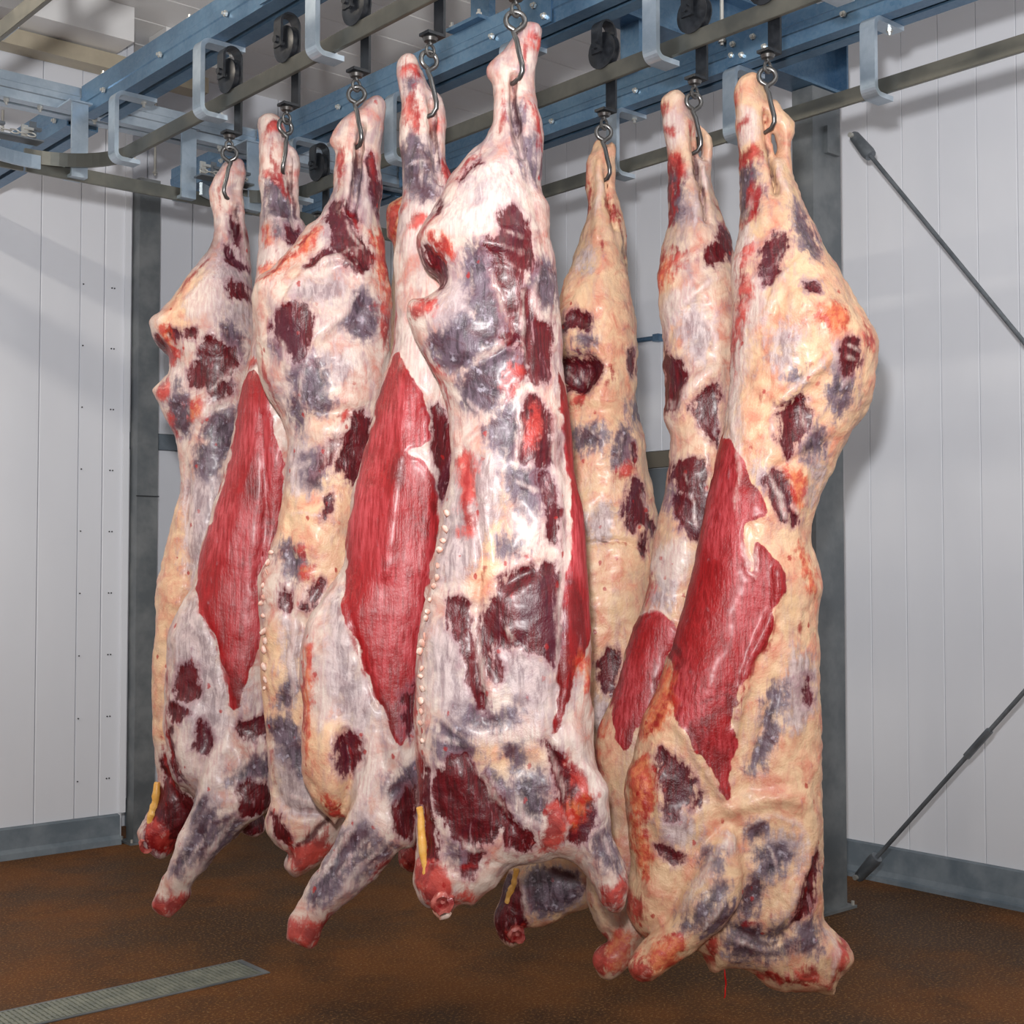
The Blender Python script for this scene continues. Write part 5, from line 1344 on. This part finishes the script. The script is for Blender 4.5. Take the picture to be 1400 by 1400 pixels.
# 8: rightmost
SPECS.append(dict(hook=1050, strokes=[('k', [(1012, 155), (1018, 200), (1030, 240)], 2.5), ('k', [(1040, 230), (1036, 275), (1026, 300)], 2), ('m', [(1055, 175), (1058, 215), (1064, 255)], 2.5), ('s', [(1072, 200), (1070, 240), (1080, 280)], 3), ('k', [(1006, 110), (1008, 150)], 2), ('k', [(1046, 130), (1052, 160)], 1.6), ('s', [(1012, 285), (1028, 280), (1034, 260)], 2), ('s', [(1042, 440), (1060, 395), (1090, 360)], 3), ('s', [(1068, 340), (1060, 372)], 1.5), ('s', [(1060, 552), (1095, 522), (1125, 496)], 3.5), ('s', [(1150, 480), (1172, 486)], 1.5), ('s', [(1148, 495), (1170, 500)], 1.5), ('s', [(1142, 530), (1155, 525)], 1.5), ('s', [(1088, 560), (1095, 590)], 1.5), ('s', [(1045, 640), (1062, 680), (1070, 715)], 3), ('s', [(1078, 690), (1088, 700)], 2), ('s', [(1006, 560), (1010, 640), (1006, 720)], 2.5), ('s', [(1014, 740), (1020, 770), (1030, 792)], 3), ('s', [(1030, 740), (1032, 790)], 2.5), ('k', [(1063, 815), (1052, 872), (1024, 912), (1004, 985)], 1.5), ('k', [(1100, 500), (1104, 508)], 2), ('k', [(1042, 540), (1036, 560)], 2), ('k', [(1180, 440), (1194, 470)], 3), ('k', [(1090, 840), (1094, 870)], 2), ('k', [(920, 940), (900, 985), (882, 1015)], 2.5), ('k', [(872, 1050), (884, 1100), (886, 1180)], 2), ('s', [(985, 1145), (955, 1195), (925, 1250)], 4), ('s', [(1000, 1200), (970, 1240), (945, 1268)], 2.5), ('m', [(960, 1290), (990, 1262), (1012, 1228)], 2.5), ('s', [(1010, 1135), (1060, 1110), (1100, 1140), (1095, 1200)], 3.5), ('s', [(1060, 1260), (1090, 1210)], 3), ('s', [(1045, 1150), (1062, 1185), (1050, 1215)], 2), ('s', [(1000, 1285), (1040, 1300)], 2), ('m', [(1000, 1268), (1050, 1290), (1085, 1265)], 2.5), ('s', [(1125, 1270), (1145, 1300), (1135, 1340)], 4), ('k', [(1030, 1330), (1080, 1345), (1130, 1350)], 3), ('k', [(1010, 1268), (1030, 1262)], 3)],
    holes=[[(1053, 182), (1061, 186), (1064, 208), (1059, 220), (1054, 203)]], D=depth_of(7) + 0.05, fat=.85, label='rightmost beef side, large and peach coloured, with vivid red flank', prof=prof(105, 440, 1340),
    outline=[(1005, 122), (1012, 107), (1027, 100), (1037, 108), (1046, 127), (1052, 140), (1058, 138), (1070, 152), (1085, 170), (1085, 182), (1080, 195), (1079, 230), (1089, 260), (1102, 292), (1117, 320), (1123, 338), (1142, 367), (1157, 397), (1175, 427), (1192, 455), (1197, 475), (1193, 505), (1190, 542), (1177, 572), (1162, 592), (1147, 617), (1131, 650), (1120, 675), (1112, 705), (1107, 737), (1113, 762), (1120, 787), (1122, 805), (1117, 830), (1117, 905), (1120, 980), (1121, 1037), (1123, 1123), (1123, 1223), (1124, 1254), (1140, 1274), (1157, 1289), (1166, 1306), (1157, 1323), (1143, 1340), (1137, 1358), (1120, 1354), (1086, 1354), (1057, 1350), (1043, 1340), (1029, 1326), (1000, 1320), (984, 1322), (972, 1328), (965, 1309), (954, 1297), (930, 1290), (905, 1285), (886, 1280), (869, 1267), (859, 1237), (863, 1194), (861, 1166), (856, 1094), (857, 1054), (866, 1040), (877, 997), (888, 962), (900, 937), (910, 910), (922, 885), (928, 860), (936, 835), (948, 790), (956, 745), (966, 700), (980, 637), (995, 562), (999, 530), (1001, 480), (1002, 430), (1002, 370), (1010, 330), (1012, 292), (1010, 255), (1010, 205), (1005, 155)],
    lobes=[dict(poly=[(1000, 1132), (985, 1136), (962, 1162), (930, 1224), (913, 1258), (888, 1280), (866, 1308), (861, 1321), (869, 1337), (883, 1341), (900, 1334), (920, 1318), (958, 1290), (994, 1260), (1013, 1223), (1010, 1166)], y=-.10, prof=[(1132, .06, .9, .9), (1220, .075, 1, .9), (1341, .048, 1, 1)])],
    lines=[([(1052, 145), (1056, 180), (1059, 220), (1064, 260)], 4.5, -.04), ([(1040, 440), (1080, 370), (1110, 340)], 7, .01), ([(1005, 420), (1015, 500), (1020, 600)], 7, .008), ([(1060, 550), (1100, 520), (1125, 495)], 7, .014), ([(1060, 640), (1100, 620), (1140, 600)], 8, -.012), ([(1060, 780), (1058, 830), (1020, 915), (1003, 1000)], 6, .012), ([(925, 990), (960, 1045), (985, 1085)], 5, .01), ([(880, 1010), (890, 1100), (885, 1200)], 8, -.012), ([(1000, 1105), (1050, 1090), (1100, 1100), (1105, 1180), (1060, 1260)], 10, .014), ([(1060, 930), (1030, 1040)], 6, -.012), ([(1000, 1270), (1060, 1285), (1090, 1260)], 6, -.014), ([(1080, 410), (1150, 430)], 14, .01)],
    bulges=[([(1080, 380), (1150, 400), (1190, 470), (1150, 540), (1070, 500)], 26, .03), ([(930, 900), (1045, 860), (1000, 1020), (950, 1010)], 20, .014), ([(862, 1180), (900, 1180), (905, 1260), (870, 1260)], 14, .015), ([(1068, 560), (1096, 548), (1096, 585), (1080, 620)], 6, -.01)],
    patch=dict(
        r=[[(995, 562), (1000, 600), (1018, 635), (1032, 662), (1047, 697), (1038, 709), (1022, 714), (1013, 742), (1029, 792), (1032, 740), (1048, 750), (1061, 780), (1062, 817), (1053, 870), (1026, 910), (1013, 940), (1005, 985), (1000, 1030), (995, 1055), (988, 1102), (978, 1062), (963, 1045), (943, 1016), (924, 987), (919, 950), (921, 895), (935, 840), (947, 790), (958, 730), (968, 680), (982, 625)]],
        w=[[(1000, 585), (1009, 590), (1013, 640), (1020, 690), (1010, 722), (1000, 690), (1002, 640)], [(1010, 420), (1040, 372), (1052, 398), (1030, 450), (1020, 520), (1018, 602), (1005, 602), (1003, 500)], [(1012, 300), (1030, 300), (1035, 360), (1015, 420), (1006, 360)], [(985, 1140), (1000, 1140), (1002, 1165), (985, 1160)], [(1015, 130), (1035, 130), (1040, 180), (1020, 190)]],
        m=[[(1048, 340), (1065, 319), (1079, 319), (1076, 345), (1063, 376), (1055, 392), (1047, 382), (1045, 360)], [(1097, 398), (1108, 395), (1113, 405), (1103, 410)], [(1150, 475), (1165, 469), (1173, 490), (1171, 506), (1158, 517), (1149, 517), (1144, 500)], [(1061, 570), (1070, 555), (1095, 542), (1101, 550), (1098, 580), (1086, 612), (1078, 624), (1067, 600)], [(1049, 650), (1065, 639), (1076, 660), (1081, 690), (1091, 715), (1082, 720), (1072, 692), (1067, 717), (1059, 700), (1047, 670)], [(899, 1034), (909, 1028), (935, 1057), (945, 1080), (932, 1101), (917, 1125), (909, 1107), (905, 1071)], [(957, 1081), (952, 1111), (945, 1104)], [(900, 1155), (918, 1160), (935, 1177), (930, 1182), (910, 1168)], [(1117, 1167), (1125, 1180), (1116, 1210), (1101, 1238), (1089, 1262), (1083, 1255), (1097, 1220)], [(1100, 925), (1108, 940), (1106, 962), (1099, 950)]],
        p=[[(1085, 280), (1095, 290), (1111, 320), (1120, 340), (1110, 352), (1094, 320)], [(1012, 220), (1028, 219), (1035, 240), (1035, 272), (1025, 287), (1012, 277)], [(1140, 520), (1152, 528), (1141, 547), (1134, 536)], [(1150, 547), (1164, 519), (1164, 545), (1148, 567), (1142, 560)], [(1104, 590), (1120, 588), (1124, 605), (1112, 624), (1103, 616)], [(1078, 518), (1096, 511), (1090, 527)], [(1044, 1000), (1060, 938), (1067, 950), (1056, 1002), (1030, 1052), (1021, 1050)], [(954, 1230), (971, 1205), (989, 1202), (975, 1228), (944, 1262), (933, 1264)], [(1001, 1225), (984, 1250), (960, 1271), (953, 1264), (977, 1237)], circ(975, 1174, 7), [(1014, 1250), (1017, 1226), (1034, 1202), (1045, 1214), (1038, 1238), (1024, 1255)], [(1051, 1165), (1074, 1162), (1067, 1192), (1045, 1199)], [(1022, 1136), (1049, 1125), (1036, 1150)], [(997, 1270), (1023, 1270), (1044, 1291), (1029, 1313), (1005, 1310)], [(1050, 1282), (1075, 1262), (1070, 1278)], [(1096, 1266), (1118, 1262), (1122, 1295), (1103, 1305), (1094, 1290)], [(1048, 1305), (1081, 1288), (1078, 1296), (1054, 1316)], [(1030, 1165), (1042, 1165), (1035, 1180)]],
        b=[[(1050, 470), (1065, 448), (1082, 470), (1080, 502), (1060, 507)], [(1045, 1140), (1071, 1133), (1096, 1151), (1087, 1176), (1057, 1205), (1035, 1195)], [(1085, 890), (1110, 900), (1112, 960), (1085, 1010), (1070, 960)], [(905, 1110), (945, 1110), (950, 1150), (915, 1160)], [(1095, 395), (1108, 385), (1114, 400), (1100, 412)], [(1112, 620), (1128, 620), (1118, 680), (1108, 680)], [(1130, 490), (1148, 480), (1146, 530), (1130, 530)], [(1035, 640), (1055, 640), (1055, 680), (1040, 670)]],
        k=[[(1018, 432), (1022, 398), (1022, 442), (1011, 482), (1004, 525), (1000, 527), (1004, 470)], [(1025, 333), (1031, 345), (1028, 377), (1020, 422), (1017, 410), (1022, 370)], [(1096, 1331), (1122, 1333), (1119, 1351), (1099, 1351)], [(1155, 1289), (1169, 1306), (1145, 1339), (1138, 1363), (1148, 1310)], [(859, 1320), (866, 1307), (884, 1302), (888, 1323), (877, 1344), (865, 1338)], [(1013, 200), (1040, 190), (1045, 210), (1020, 215)], [(1033, 240), (1037, 250), (1030, 300), (1020, 302), (1030, 280)], [(1185, 455), (1196, 465), (1190, 480), (1180, 470)], [(1005, 115), (1015, 108), (1010, 125)], [(1010, 155), (1024, 150), (1020, 162)], [(965, 1290), (985, 1280), (980, 1325), (970, 1325)], [(1020, 1345), (1080, 1340), (1080, 1354), (1045, 1350)], [(880, 1240), (862, 1235), (868, 1262), (880, 1270)]],
        o=[[(857, 1051), (875, 1044), (892, 1040), (896, 1094), (890, 1110), (878, 1106), (860, 1098)], [(906, 917), (924, 915), (921, 962), (905, 992), (884, 1014), (876, 1002), (895, 965)], [(1110, 435), (1145, 420), (1160, 450), (1130, 460)], [(880, 1290), (930, 1270), (940, 1290), (900, 1325), (880, 1320)], [(1090, 740), (1115, 770), (1118, 820), (1105, 800)], [(1070, 640), (1100, 640), (1100, 690), (1085, 690)], [(870, 1120), (885, 1120), (890, 1200), (872, 1210)]]),
    tubes=[([(983, 1318), (984, 1340), (982, 1358)], 1.2, -.04, 'blood', 'blood_drip')]))

# 9: mostly hidden between the third and fourth
SPECS.append(dict(hook=567, D=float(hit(567, 150, X=RAILX[2]) @ FWD) + 0.05, fat=.7, label='beef side mostly hidden behind the fourth from the left, only a ragged fatty edge showing', prof=prof(210, 430, 1190),
    outline=[(556, 266), (570, 262), (582, 272), (590, 290), (604, 320), (640, 400), (645, 600), (632, 800), (622, 1000), (602, 1130), (584, 1172), (570, 1190), (554, 1188), (546, 1172), (552, 1100), (545, 900), (545, 700), (536, 560), (532, 460), (538, 390), (540, 335), (531, 322), (531, 286), (542, 274)],
    patch=dict(k=[[(530, 280), (542, 272), (545, 300), (534, 325)], [(546, 1160), (580, 1160), (570, 1192), (552, 1190)]], m=[[(540, 1080), (600, 1080), (590, 1190), (545, 1190)]], o=[[(530, 275), (550, 265), (548, 330), (530, 325)]])))

for s in SPECS:
    beef(s)

# trolley of the hidden side
q = hit(567, 150, X=RAILX[2])
e = empty('roller_trolley', (RAILX[2], q[1], ZR1))
tag(e, 'black roller trolley and hook hidden behind the fourth carcass from the left', 'trolley', 'roller trolleys with hooks')
o = link('wheel', wheel_me, M['black'], e)
o.location = (0, 0, 0.0485)
link('yoke', yoke_me, M['black'], e)
o = link('swivel', swivel_me, M['hook'], e)
o.location = (0, 0, -0.1435)
o = link('hook', hook_me[1], M['hook'], e)
o.location = (0, 0, -0.1435)
o.rotation_euler = (0, 0, -YAW)
